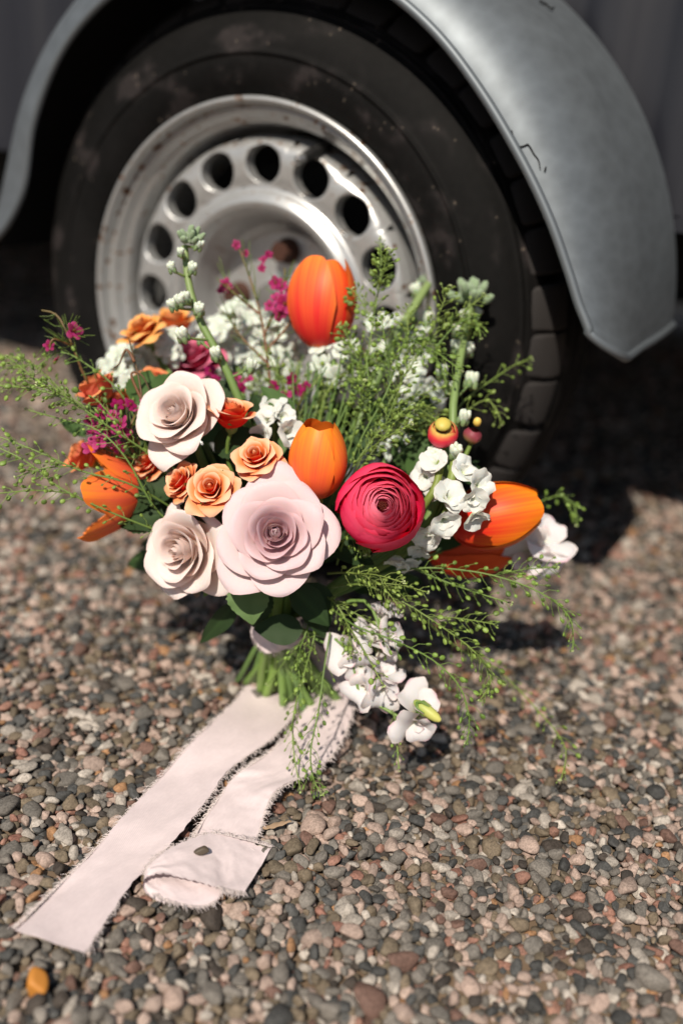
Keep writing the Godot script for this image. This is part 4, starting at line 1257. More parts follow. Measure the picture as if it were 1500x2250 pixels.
func build_fillers() -> void:
	var mag := lin(150, 14, 82)
	var pink := lin(222, 92, 150)
	# waxflower: label, branches, blossoms [at, radius, openness]
	for s in [
		["magenta waxflower cluster below the peach spray rose on the left",
			[[Vector3(0.0583, 0.1983, 0.2318), Vector3(0.0484, 0.2169, 0.2343), Vector3(0.0365, 0.2277, 0.2415)], [Vector3(0.0514, 0.2083, 0.2307), Vector3(0.0555, 0.2248, 0.2331), Vector3(0.0518, 0.2339, 0.2187)], [Vector3(0.0583, 0.1983, 0.2318), Vector3(0.0464, 0.2062, 0.2464), Vector3(0.0383, 0.2100, 0.2488)], [tie, Vector3(0.1078, 0.1338, 0.1998), Vector3(0.0583, 0.1983, 0.2318)]],
			[[Vector3(0.0382, 0.2320, 0.2447), 0.0052], [Vector3(0.0381, 0.2217, 0.2495), 0.0040], [Vector3(0.0437, 0.2357, 0.2342), 0.0045], [Vector3(0.0464, 0.2306, 0.2412), 0.0048], [Vector3(0.0515, 0.2369, 0.2296), 0.0046], [Vector3(0.0600, 0.2346, 0.2287), 0.0050], [Vector3(0.0610, 0.2383, 0.2241), 0.0045], [Vector3(0.0554, 0.2268, 0.2444), 0.0066], [Vector3(0.0584, 0.2218, 0.2452), 0.0055], [Vector3(0.0464, 0.2200, 0.2461), 0.004], [Vector3(0.0369, 0.2186, 0.2515), 0.0045], [Vector3(0.0382, 0.2084, 0.2556), 0.0058], [Vector3(0.0446, 0.2154, 0.2552), 0.0060], [Vector3(0.0480, 0.2108, 0.2435), 0.0045], [Vector3(0.0518, 0.2090, 0.2423), 0.0048], [Vector3(0.0293, 0.2241, 0.2469), 0.004]]],
		["reddish branched waxflower in bud before the hub",
			[[Vector3(0.1134, 0.2261, 0.1422), Vector3(0.0894, 0.2807, 0.1232), Vector3(0.0706, 0.3105, 0.1129), Vector3(0.0534, 0.3329, 0.1054)], [Vector3(0.0911, 0.2744, 0.1252), Vector3(0.0926, 0.3059, 0.1038), Vector3(0.0873, 0.3211, 0.0934)], [Vector3(0.0845, 0.2899, 0.1214), Vector3(0.0597, 0.3032, 0.1219), Vector3(0.0498, 0.3114, 0.1171)], [Vector3(0.0996, 0.2558, 0.1294), Vector3(0.0740, 0.2721, 0.1290), Vector3(0.0609, 0.2871, 0.1287)], [Vector3(0.0956, 0.2651, 0.1272), Vector3(0.1036, 0.2875, 0.1067), Vector3(0.0926, 0.3059, 0.1038)], [tie, Vector3(0.1436, 0.1508, 0.1676), Vector3(0.1134, 0.2261, 0.1422)]],
			[[Vector3(0.0513, 0.3350, 0.1055), 0.0036], [Vector3(0.0606, 0.3302, 0.1066), 0.0026], [Vector3(0.0528, 0.3072, 0.1212), 0.0046], [Vector3(0.0582, 0.3030, 0.1227), 0.0036], [Vector3(0.0522, 0.3025, 0.1260), 0.0032], [Vector3(0.0721, 0.3263, 0.0988), 0.0036], [Vector3(0.0739, 0.3203, 0.1043), 0.0032], [Vector3(0.0759, 0.3302, 0.0987), 0.003], [Vector3(0.0896, 0.3121, 0.1085), 0.0050], [Vector3(0.1012, 0.3073, 0.1048), 0.0050], [Vector3(0.0923, 0.2971, 0.1202), 0.0040], [Vector3(0.1017, 0.2991, 0.1144), 0.0072], [Vector3(0.0951, 0.3024, 0.1138), 0.0050], [Vector3(0.0997, 0.2919, 0.1188), 0.0058], [Vector3(0.0950, 0.3101, 0.1079), 0.0046]]],
		["small magenta waxflower deep between white stock and tall tulip stem",
			[[tie, Vector3(0.1416, 0.1647, 0.1561), Vector3(0.1341, 0.2133, 0.1436), Vector3(0.1228, 0.2472, 0.1337)], [Vector3(0.1319, 0.2194, 0.1419), Vector3(0.1204, 0.2386, 0.1450), Vector3(0.1140, 0.2460, 0.1449)], [Vector3(0.1302, 0.2256, 0.1399), Vector3(0.1356, 0.2431, 0.1351)]],
			[[Vector3(0.1231, 0.2502, 0.1346), 0.0044], [Vector3(0.1311, 0.2433, 0.1373), 0.0042], [Vector3(0.1250, 0.2401, 0.1443), 0.0046], [Vector3(0.1158, 0.2456, 0.1465), 0.0040], [Vector3(0.1354, 0.2462, 0.1338), 0.0038], [Vector3(0.1212, 0.2388, 0.1481), 0.0036]]],
		["dark magenta waxflower between cream rose and white stock stem",
			[[tie, Vector3(0.1062, 0.1618, 0.1756), Vector3(0.0751, 0.2217, 0.1577), Vector3(0.0632, 0.2464, 0.1524)], [Vector3(0.0783, 0.2155, 0.1589), Vector3(0.0886, 0.2400, 0.1485), Vector3(0.0914, 0.2466, 0.1440)]],
			[[Vector3(0.0639, 0.2485, 0.1535), 0.0046], [Vector3(0.0711, 0.2433, 0.1559), 0.0042], [Vector3(0.0928, 0.2456, 0.1461), 0.0044], [Vector3(0.0904, 0.2402, 0.1511), 0.0042], [Vector3(0.0840, 0.2460, 0.1480), 0.0036]]],
		["single pink waxflower on a thin twig at the far left",
			[[Vector3(0.0538, 0.1951, 0.2113), Vector3(0.0134, 0.2375, 0.2245), Vector3(-0.0003, 0.2688, 0.2292), Vector3(-0.0143, 0.2872, 0.2279), Vector3(-0.0254, 0.2902, 0.2322)], [Vector3(-0.0003, 0.2688, 0.2292), Vector3(-0.0055, 0.2747, 0.2413), Vector3(-0.0069, 0.2695, 0.2444)], [Vector3(-0.0050, 0.2759, 0.2284), Vector3(0.0013, 0.2794, 0.2296)], [tie, Vector3(0.1078, 0.1338, 0.1998), Vector3(0.0538, 0.1951, 0.2113)]],
			[[Vector3(0.0050, 0.2809, 0.2331), 0.0062], [Vector3(-0.0076, 0.2700, 0.2446), 0.0038], [Vector3(-0.0007, 0.2617, 0.2448), 0.003]]]]:
		var o := group_node(bouquet, "waxflower_sprig", s[0])
		var st := MB.new()
		for b in s[1]:
			st.tube(spline(b, 14), 0.0011, 0.0006, 6, lin(120, 76, 52), lin(104, 92, 48))
			# needle leaves
			var path := spline(b, 14)
			for k in 16:
				var f := rng.randf()
				var p := path[int(f * 13)]
				var d := (path[int(f * 13) + 1] - p).normalized()
				var w := (d * 0.9 + Vector3(rng.randf_range(-1, 1), rng.randf_range(-1, 1), rng.randf_range(-1, 1)) * 0.8).normalized()
				var l := rng.randf_range(0.007, 0.016)
				st.tube(PackedVector3Array([p, p + w * l * 0.55, p + (w + d * 0.35) * l]), 0.00045, 0.0002, 4, lin(84, 104, 46), lin(104, 126, 58))
		part(o, "stem", st.mesh(), M.stem)
		for f in s[2]:
			var mb := MB.new()
			var dir: Vector3 = (cam_at - f[0]).normalized() * 0.7 + Vector3(rng.randf_range(-0.8, 0.8), rng.randf_range(-0.1, 0.9), rng.randf_range(-0.4, 0.4))
			wax_flower(mb, f[0], dir.normalized(), f[1] * 1.05, mag, mag.lerp(pink, rng.randf_range(0.0, 0.9)))
			part(o, "blossom", mb.mesh(), M.petal)
	# bent dry tendrils over the left roses
	for s in [[Vector3(0.0967, 0.1774, 0.2218), Vector3(0.0681, 0.2199, 0.2289), Vector3(0.0520, 0.2542, 0.2213), Vector3(0.0332, 0.2761, 0.2087)], [Vector3(0.0469, 0.2642, 0.2194), Vector3(0.0398, 0.2716, 0.2195), Vector3(0.0379, 0.2620, 0.2250), Vector3(0.0352, 0.2594, 0.2276)], [Vector3(0.0633, 0.2329, 0.2254), Vector3(0.0479, 0.2539, 0.2236), Vector3(0.0497, 0.2576, 0.2209), Vector3(0.0551, 0.2545, 0.2197), Vector3(0.0612, 0.2461, 0.2204)]]:
		var mb := MB.new()
		mb.tube(spline(s, 20), 0.0011, 0.0005, 6, lin(120, 74, 44), lin(70, 60, 34))
		part(bouquet, "tendril", mb.mesh(), M.stem, "thin reddish brown tendril")


func build_greens() -> void:
	# sprigs of cress: label, points, pods, pod radius, stalk, side branches
	for s in [
		["long cress sprig reaching left across the waxflower", [Vector3(0.0949, 0.1647, 0.2164), Vector3(0.0784, 0.2044, 0.2369), Vector3(0.0553, 0.2243, 0.2517), Vector3(0.0315, 0.2401, 0.2626), Vector3(0.0092, 0.2469, 0.2709), Vector3(-0.0194, 0.2463, 0.2797), Vector3(-0.0393, 0.2429, 0.2854)], 78, 0.0021, 0.0075, 3],
		["upper left cress sprig drooping over the gravel", [Vector3(0.0317, 0.2232, 0.2339), Vector3(0.0055, 0.2361, 0.2414), Vector3(-0.0228, 0.2482, 0.2381), Vector3(-0.0467, 0.2534, 0.2358), Vector3(-0.0683, 0.2480, 0.2372)], 50, 0.0022, 0.0075, 2],
		["cress sprig arching over the peach rose", [Vector3(0.0599, 0.1985, 0.2187), Vector3(0.0390, 0.2389, 0.2229), Vector3(0.0112, 0.2577, 0.2285), Vector3(-0.0075, 0.2637, 0.2353), Vector3(-0.0198, 0.2506, 0.2476)], 40, 0.0019, 0.0068, 0],
		["middle left cress sprig crossing the open tulip", [Vector3(0.0956, 0.1652, 0.2280), Vector3(0.0720, 0.1892, 0.2533), Vector3(0.0432, 0.1971, 0.2704), Vector3(0.0194, 0.2082, 0.2835), Vector3(-0.0073, 0.2161, 0.2936), Vector3(-0.0248, 0.2204, 0.3006)], 56, 0.0020, 0.0075, 1],
		["lowest left cress sprig below the open tulip", [Vector3(0.1169, 0.1360, 0.2184), Vector3(0.0995, 0.1542, 0.2432), Vector3(0.0630, 0.1741, 0.2709), Vector3(0.0357, 0.1879, 0.2846), Vector3(0.0143, 0.2026, 0.2912), Vector3(-0.0040, 0.2097, 0.2972), Vector3(-0.0207, 0.2150, 0.3009)], 64, 0.0021, 0.0075, 1],
		["thin cress sprig crossing the tulip downwards", [Vector3(0.1113, 0.1522, 0.2381), Vector3(0.0894, 0.1760, 0.2505), Vector3(0.0701, 0.2075, 0.2555), Vector3(0.0478, 0.2245, 0.2591), Vector3(0.0176, 0.2272, 0.2636), Vector3(-0.0101, 0.2282, 0.2651)], 34, 0.0016, 0.0065, 0],
		["tallest cress sprig standing before the wheel's holes", [Vector3(0.1756, 0.1681, 0.1614), Vector3(0.1808, 0.2195, 0.1411), Vector3(0.1788, 0.2696, 0.1250), Vector3(0.1750, 0.3030, 0.1116), Vector3(0.1709, 0.3299, 0.0988), Vector3(0.1645, 0.3507, 0.0901)], 90, 0.0022, 0.008, 4],
		["upright cress sprig left of the tallest one", [Vector3(0.1654, 0.1638, 0.1565), Vector3(0.1684, 0.2188, 0.1356), Vector3(0.1682, 0.2574, 0.1240), Vector3(0.1606, 0.2785, 0.1181), Vector3(0.1541, 0.2897, 0.1162)], 60, 0.0021, 0.007, 1],
		["cress sprig spreading right before the tyre sidewall", [Vector3(0.1835, 0.1704, 0.1624), Vector3(0.1962, 0.2313, 0.1339), Vector3(0.2072, 0.2720, 0.1094), Vector3(0.2143, 0.2916, 0.0907), Vector3(0.2246, 0.3055, 0.0729), Vector3(0.2346, 0.3181, 0.0559)], 84, 0.0021, 0.008, 4],
		["cress sprig in the middle of the right thicket", [Vector3(0.1863, 0.1788, 0.1753), Vector3(0.1922, 0.2215, 0.1525), Vector3(0.2004, 0.2554, 0.1327), Vector3(0.1998, 0.2815, 0.1149), Vector3(0.2014, 0.2883, 0.1048), Vector3(0.2220, 0.2763, 0.0999), Vector3(0.2346, 0.2559, 0.1028)], 84, 0.0022, 0.008, 4],
		["cress sprig drooping behind the ranunculus bud", [Vector3(0.1936, 0.1945, 0.1643), Vector3(0.2074, 0.2288, 0.1414), Vector3(0.2156, 0.2434, 0.1244), Vector3(0.2282, 0.2416, 0.1127), Vector3(0.2422, 0.2246, 0.1073)], 54, 0.0021, 0.008, 3],
		["low cress sprig just above the crimson ranunculus", [Vector3(0.1911, 0.1915, 0.1791), Vector3(0.2028, 0.2207, 0.1657), Vector3(0.2099, 0.2377, 0.1482), Vector3(0.2201, 0.2492, 0.1316)], 64, 0.0021, 0.0075, 3],
		["cress sprig stretching right over the tread", [Vector3(0.2318, 0.2224, 0.1076), Vector3(0.2359, 0.2427, 0.0718), Vector3(0.2467, 0.2558, 0.0481), Vector3(0.2559, 0.2652, 0.0269), Vector3(0.2640, 0.2688, 0.0150)], 26, 0.0021, 0.0072, 0],
		["short cress sprig curling down beside the brownish bud", [Vector3(0.2350, 0.2102, 0.1115), Vector3(0.2417, 0.2362, 0.0840), Vector3(0.2508, 0.2452, 0.0691), Vector3(0.2598, 0.2396, 0.0671), Vector3(0.2651, 0.2306, 0.0685)], 26, 0.0019, 0.007, 0],
		["cress sprig behind the thicket, before the tulip stem", [Vector3(0.1564, 0.1660, 0.1479), Vector3(0.1502, 0.2115, 0.1362), Vector3(0.1495, 0.2411, 0.1289), Vector3(0.1563, 0.2563, 0.1123), Vector3(0.1727, 0.2534, 0.0992)], 60, 0.0020, 0.0075, 3],
		["small cress sprig between ranunculus and mauve rose", [Vector3(0.1992, 0.1407, 0.1863), Vector3(0.2104, 0.1689, 0.1979), Vector3(0.2220, 0.1696, 0.2001), Vector3(0.2277, 0.1641, 0.2034)], 30, 0.0020, 0.006, 0],
		["cress sprig trailing right below the large tulip", [Vector3(0.2079, 0.1294, 0.1871), Vector3(0.2499, 0.1479, 0.1752), Vector3(0.2817, 0.1520, 0.1632), Vector3(0.3117, 0.1507, 0.1545), Vector3(0.3394, 0.1432, 0.1474), Vector3(0.3571, 0.1302, 0.1443), Vector3(0.3632, 0.1110, 0.1477)], 76, 0.0021, 0.0085, 1],
		["cress sprig hanging short below the tulip's shadow", [Vector3(0.2478, 0.1472, 0.1705), Vector3(0.2710, 0.1423, 0.1670), Vector3(0.2929, 0.1380, 0.1614), Vector3(0.3171, 0.1335, 0.1536)], 30, 0.0019, 0.008, 0],
		["long cress sprig arching down to the right", [Vector3(0.2003, 0.1257, 0.1926), Vector3(0.2271, 0.1377, 0.1976), Vector3(0.2543, 0.1332, 0.1956), Vector3(0.2807, 0.1227, 0.1917), Vector3(0.3065, 0.1076, 0.1855), Vector3(0.3206, 0.0905, 0.1837), Vector3(0.3176, 0.0762, 0.1895)], 96, 0.0022, 0.0085, 1],
		["cress sprig running down right past the sweet peas", [Vector3(0.2027, 0.1160, 0.2020), Vector3(0.2304, 0.1139, 0.2130), Vector3(0.2567, 0.1106, 0.2096), Vector3(0.2840, 0.1000, 0.2005), Vector3(0.3045, 0.0844, 0.1973), Vector3(0.3145, 0.0640, 0.1991), Vector3(0.3164, 0.0486, 0.2028)], 66, 0.0021, 0.0085, 0],
		["blurred cress sprig lying far right on the gravel", [Vector3(0.2509, 0.1179, 0.1703), Vector3(0.2743, 0.0738, 0.1301), Vector3(0.2976, 0.0450, 0.0951), Vector3(0.3380, 0.0319, 0.1108), Vector3(0.3684, 0.0286, 0.1393), Vector3(0.3759, 0.0221, 0.1688)], 46, 0.0021, 0.008, 0],
		["left cress sprig hanging over the ribbon", [Vector3(0.1973, 0.1044, 0.2040), Vector3(0.2018, 0.0973, 0.2171), Vector3(0.2019, 0.0735, 0.2281), Vector3(0.2033, 0.0480, 0.2416), Vector3(0.2106, 0.0266, 0.2514), Vector3(0.2250, 0.0088, 0.2643)], 56, 0.0021, 0.007, 0],
		["right cress sprig hanging over the ribbon", [Vector3(0.2107, 0.1010, 0.2109), Vector3(0.2156, 0.0806, 0.2251), Vector3(0.2223, 0.0589, 0.2414), Vector3(0.2266, 0.0365, 0.2568), Vector3(0.2342, 0.0222, 0.2644), Vector3(0.2418, 0.0149, 0.2663)], 52, 0.0018, 0.0075, 0],
		["short cress sprig between the dark leaf and sweet peas", [Vector3(0.1927, 0.1221, 0.1982), Vector3(0.2122, 0.1212, 0.2069), Vector3(0.2248, 0.1097, 0.2118), Vector3(0.2307, 0.0926, 0.2166)], 40, 0.0020, 0.007, 2],
		["short cress sprig in front of the cut stems", [Vector3(0.1922, 0.1130, 0.2027), Vector3(0.1961, 0.0998, 0.2189), Vector3(0.1952, 0.0849, 0.2262), Vector3(0.2012, 0.0675, 0.2312)], 34, 0.0019, 0.007, 1],
		["leafy cress sprig just below the crimson ranunculus", [Vector3(0.1993, 0.1387, 0.1993), Vector3(0.2230, 0.1479, 0.2048), Vector3(0.2428, 0.1426, 0.2020), Vector3(0.2572, 0.1294, 0.2007)], 44, 0.0020, 0.0075, 2],
		["feathery cress behind the red orange spray rose", [Vector3(0.1290, 0.1556, 0.1606), Vector3(0.1120, 0.1977, 0.1439), Vector3(0.0920, 0.2271, 0.1344), Vector3(0.0790, 0.2510, 0.1240)], 46, 0.0020, 0.0075, 3],
		["feathery cress before the tall tulip's stem", [Vector3(0.1479, 0.1623, 0.1661), Vector3(0.1395, 0.2056, 0.1504), Vector3(0.1260, 0.2348, 0.1378), Vector3(0.1214, 0.2587, 0.1230)], 50, 0.0020, 0.0075, 3],
		["short cress sprig dangling under the last sweet pea", [Vector3(0.2629, 0.0580, 0.2113), Vector3(0.2685, 0.0508, 0.2142), Vector3(0.2735, 0.0376, 0.2201), Vector3(0.2790, 0.0246, 0.2258)], 22, 0.0012, 0.004, 0],
		["blurred cress sprig beyond the tip of the right tulip", [Vector3(0.2718, 0.1723, 0.0738), Vector3(0.2936, 0.1691, 0.0520), Vector3(0.3067, 0.1718, 0.0319), Vector3(0.3191, 0.1662, 0.0281), Vector3(0.3244, 0.1534, 0.0313)], 30, 0.0024, 0.006, 0],
		["cress top in front of the right stock spike", [Vector3(0.2196, 0.2853, 0.0969), Vector3(0.2256, 0.2987, 0.0816), Vector3(0.2340, 0.3032, 0.0691), Vector3(0.2418, 0.2915, 0.0706)], 24, 0.0017, 0.007, 0]]:
		cress(s[0], s[1], s[2], s[3], s[4], s[5])
	# leaves
	var dark := lin(44, 62, 38)
	var mid := lin(70, 96, 52)
	var pale := lin(92, 116, 72)
	for l in [
		[Vector3(0.1630, 0.1402, 0.2439), Vector3(0.3798, -0.7978, 0.4683), Vector3(0.1357, 0.6232, 0.7702), 0.030, 0.0145, 0.5, 0.18, 9, pale, mid, "serrated rose leaf under the mauve rose"],
		[Vector3(0.1876, 0.1318, 0.2085), Vector3(0.6159, -0.7730, 0.1520), Vector3(0.6259, 0.5997, 0.4986), 0.042, 0.0135, 0.5, 0.25, 0, dark, lin(64, 84, 60), "dark glossy leaf below the mauve rose"],
		[Vector3(0.1913, 0.1009, 0.2184), Vector3(-0.8322, -0.0164, 0.5543), Vector3(0.4380, 0.4731, 0.7644), 0.031, 0.0085, 0.3, 0.1, 0, dark, dark, "dark leaf lying across the ribbon wrap"],
		[Vector3(0.1959, 0.1036, 0.2233), Vector3(-0.8385, 0.0111, 0.5447), Vector3(0.4233, 0.5157, 0.7448), 0.034, 0.0105, 0.3, 0.1, 0, dark, dark, ""],
		[Vector3(0.1841, 0.1327, 0.2220), Vector3(0.8465, -0.5246, -0.0904), Vector3(0.4962, 0.6533, 0.5718), 0.038, 0.011, 0.5, 0.2, 0, dark, mid, ""],
		[Vector3(0.1631, 0.1268, 0.2234), Vector3(0.0219, -0.8637, 0.5035), Vector3(0.3229, 0.6522, 0.6858), 0.030, 0.010, 0.5, 0.2, 9, dark, mid, ""],
		[Vector3(0.1390, 0.1073, 0.2204), Vector3(-0.3625, -0.8092, 0.4623), Vector3(0.7522, 0.5445, 0.3712), 0.044, 0.0075, 0.4, 0.2, 0, dark, mid, "slender dark leaf pointing down left"],
		[Vector3(0.1372, 0.1395, 0.2307), Vector3(-0.2953, -0.7486, 0.5936), Vector3(0.4545, 0.7220, 0.5217), 0.028, 0.0055, 0.2, 0.3, 0, lin(110, 138, 70), pale, "bright narrow leaf between the roses"],
		[Vector3(0.1423, 0.2032, 0.2254), Vector3(-0.3565, -0.6171, 0.7015), Vector3(0.0424, 0.7783, 0.6265), 0.034, 0.005, 0.5, 0.3, 8, pale, pale, ""],
		[Vector3(0.1511, 0.2078, 0.2225), Vector3(0.2688, -0.7773, 0.5688), Vector3(0.4545, 0.7220, 0.5217), 0.026, 0.0042, 0.5, 0.3, 8, pale, pale, ""],
		[Vector3(0.1471, 0.2298, 0.1718), Vector3(-0.6451, 0.7586, 0.0916), Vector3(0.5713, 0.6439, 0.5089), 0.034, 0.0095, 0.4, 0.2, 8, mid, pale, ""],
		[Vector3(0.1422, 0.2053, 0.1856), Vector3(0.3001, 0.8561, -0.4208), Vector3(0.5713, 0.6439, 0.5089), 0.03, 0.004, 0.4, 0.2, 0, pale, mid, ""],
		[Vector3(0.1094, 0.2129, 0.2110), Vector3(0.8441, 0.4587, -0.2776), Vector3(0.1068, 0.6929, 0.7131), 0.036, 0.013, 0.5, 0.2, 9, dark, mid, ""],
		[Vector3(0.0844, 0.1643, 0.2341), Vector3(-0.7994, -0.1259, 0.5875), Vector3(0.4545, 0.7220, 0.5217), 0.036, 0.013, 0.6, 0.2, 9, dark, mid, "dark serrated leaf behind the open tulip"],
		[Vector3(0.0865, 0.1780, 0.2267), Vector3(-0.8617, 0.1888, 0.4710), Vector3(0.4545, 0.7220, 0.5217), 0.034, 0.012, 0.6, 0.2, 9, dark, mid, ""],
		[Vector3(0.1067, 0.1806, 0.2455), Vector3(0.9430, -0.1154, -0.3120), Vector3(0.0585, 0.9657, 0.2529), 0.040, 0.011, 0.5, 0.2, 0, dark, mid, ""],
		[Vector3(0.0364, 0.2278, 0.2051), Vector3(-0.0420, 0.8001, -0.5985), Vector3(0.5713, 0.6439, 0.5089), 0.03, 0.012, 0.3, 0.2, 9, mid, mid, ""],
		[Vector3(0.0471, 0.2318, 0.1978), Vector3(0.3375, 0.5976, -0.7273), Vector3(0.5713, 0.6439, 0.5089), 0.03, 0.012, 0.3, 0.2, 9, mid, dark, ""],
		[Vector3(0.0613, 0.1910, 0.2154), Vector3(-0.8500, 0.3446, 0.3985), Vector3(0.4545, 0.7220, 0.5217), 0.034, 0.012, 0.5, 0.2, 9, mid, pale, ""],
		[Vector3(0.0706, 0.1842, 0.2320), Vector3(-0.3365, -0.7022, 0.6274), Vector3(0.4124, 0.7797, 0.4711), 0.030, 0.011, 0.5, 0.2, 9, dark, mid, ""],
		[Vector3(0.1283, 0.2137, 0.1646), Vector3(-0.4598, 0.8868, -0.0469), Vector3(0.5713, 0.6439, 0.5089), 0.034, 0.010, 0.4, 0.2, 9, dark, mid, ""],
		[Vector3(-0.0029, 0.1973, 0.2150), Vector3(-0.9110, 0.4107, 0.0384), Vector3(0.5713, 0.6439, 0.5089), 0.03, 0.005, 0.5, 0.2, 0, mid, dark, ""],
		[Vector3(0.0775, 0.2281, 0.1839), Vector3(0.5249, 0.6963, -0.4896), Vector3(0.3229, 0.6522, 0.6858), 0.034, 0.011, 0.4, 0.2, 9, dark, mid, ""],
		[Vector3(0.1975, 0.1564, 0.1920), Vector3(0.9449, -0.1812, -0.2725), Vector3(0.3337, 0.7835, 0.5242), 0.032, 0.009, 0.4, 0.2, 0, dark, mid, ""]]:
		leaf(bouquet, l[0], l[1], l[2], l[3], l[4], l[5], l[6], l[7], l[8], l[9], l[10])
	# the leaves inside the bouquet
	for k in 110:
		var u := rng.randf_range(330, 1010)
		var v := rng.randf_range(930, 1290)
		var f := Vector2((u - 650) / 370.0, (v - 1090) / 230.0)
		if f.length() > 1.0:
			continue
		var d := rng.randf_range(0.72, 0.80) - 0.02 * (1.0 - f.length())
		var p := spot(u, v, d)
		var dir := (p - tie).normalized() + Vector3(rng.randf_range(-1, 1), rng.randf_range(-0.6, 0.8), rng.randf_range(-1, 1)) * 0.7
		var face := (cam_at - p).normalized() + Vector3(rng.randf_range(-1, 1), rng.randf_range(-1, 1), rng.randf_range(-1, 1)) * 0.6
		leaf(bouquet, p, dir, face.normalized(), rng.randf_range(0.03, 0.05), rng.randf_range(0.007, 0.014), rng.randf_range(0.2, 0.9), 0.2, 9 if rng.randf() < 0.5 else 0, dark.lerp(mid, rng.randf()), mid)
	# grassy blades in the gap under the tall tulip
	for k in 46:
		var u := rng.randf_range(600, 790)
		var v := rng.randf_range(840, 1000)
		var p := spot(u, v, rng.randf_range(0.72, 0.775))
		var q := tie.lerp(p, 0.45) + Vector3(rng.randf_range(-1, 1), rng.randf_range(-1, 1), rng.randf_range(-1, 1)) * 0.008
		var mb := MB.new()
		mb.tube(spline([tie, q, p, p + (p - q) * 0.25 + Vector3(rng.randf_range(-1, 1), 0.2, rng.randf_range(-1, 1)) * 0.008], 12), 0.0013, 0.0005, 5, lin(78, 108, 48), lin(104, 134, 62).lerp(lin(70, 100, 44), rng.randf()))
		part(bouquet, "stem", mb.mesh(), M.stem)
	# the cut stems that stand on the gravel
	for s in [[522, 1500, 0.80, 0.0022], [540, 1515, 0.80, 0.0026], [556, 1508, 0.80, 0.0030], [572, 1530, 0.79, 0.0036], [584, 1535, 0.785, 0.0036], [600, 1520, 0.79, 0.0028], [622, 1560, 0.775, 0.0034], [640, 1535, 0.78, 0.0038], [655, 1512, 0.785, 0.0034], [668, 1570, 0.765, 0.0030], [690, 1560, 0.77, 0.0034], [708, 1540, 0.785, 0.0034], [722, 1545, 0.785, 0.0026], [748, 1550, 0.78, 0.0036], [612, 1500, 0.80, 0.003], [660, 1480, 0.81, 0.003], [585, 1500, 0.80, 0.003], [630, 1540, 0.785, 0.003], [700, 1520, 0.80, 0.003]]:
		var end := spot(s[0], s[1], s[2])
		if end.y < 0.006:
			end.y = 0.006
		var w := tie + Vector3(rng.randf_range(-1, 1), 0, rng.randf_range(-1, 1)) * 0.008
		var mb := MB.new()
		var tone := rng.randf()
		mb.tube(spline([w + Vector3(0, 0.03, 0), w, w.lerp(end, 0.5) + Vector3(rng.randf_range(-1, 1), 0, rng.randf_range(-1, 1)) * 0.003, end], 14), s[3] * 0.9, s[3], 9, lin(110, 142, 60), lin(138, 168, 76).lerp(lin(104, 136, 80), tone))
		part(bouquet, "cut_stem", mb.mesh(), M.stem)


func spot(u: float, v: float, d: float) -> Vector3:
	return cam_at + cam_basis * Vector3((u - 750.0) / 2187.5 * d, -(v - 1125.0) / 2187.5 * d, -d)


# ---------------------------------------------------------------- materials
func rust_image(w: int, h: int, base: Color, rust: Color, edge: Callable, sd: int) -> ImageTexture:
	var n := FastNoiseLite.new()
	n.seed = sd
	n.frequency = 0.03
	n.fractal_octaves = 4
	var im := Image.create(w, h, false, Image.FORMAT_RGB8)
	for y in h:
		for x in w:
			var a := TAU * x / w
			var s := n.get_noise_3d(cos(a) * w * 0.5, sin(a) * w * 0.5, y * 2.4)
			var d := n.get_noise_3d(cos(a) * w * 0.6, sin(a) * w * 0.6, y * 3.0 + 400.0)
			var k: float = clampf((s + edge.call(float(y) / h) - 0.40) * 6.0, 0.0, 1.0)
			var c := base * (1.0 + 0.025 * s + 0.025 * d)
			c = c.lerp(rust * (1.0 + 0.6 * d), k)
			im.set_pixel(x, y, Color(c.r, c.g, c.b))
	return ImageTexture.create_from_image(im)


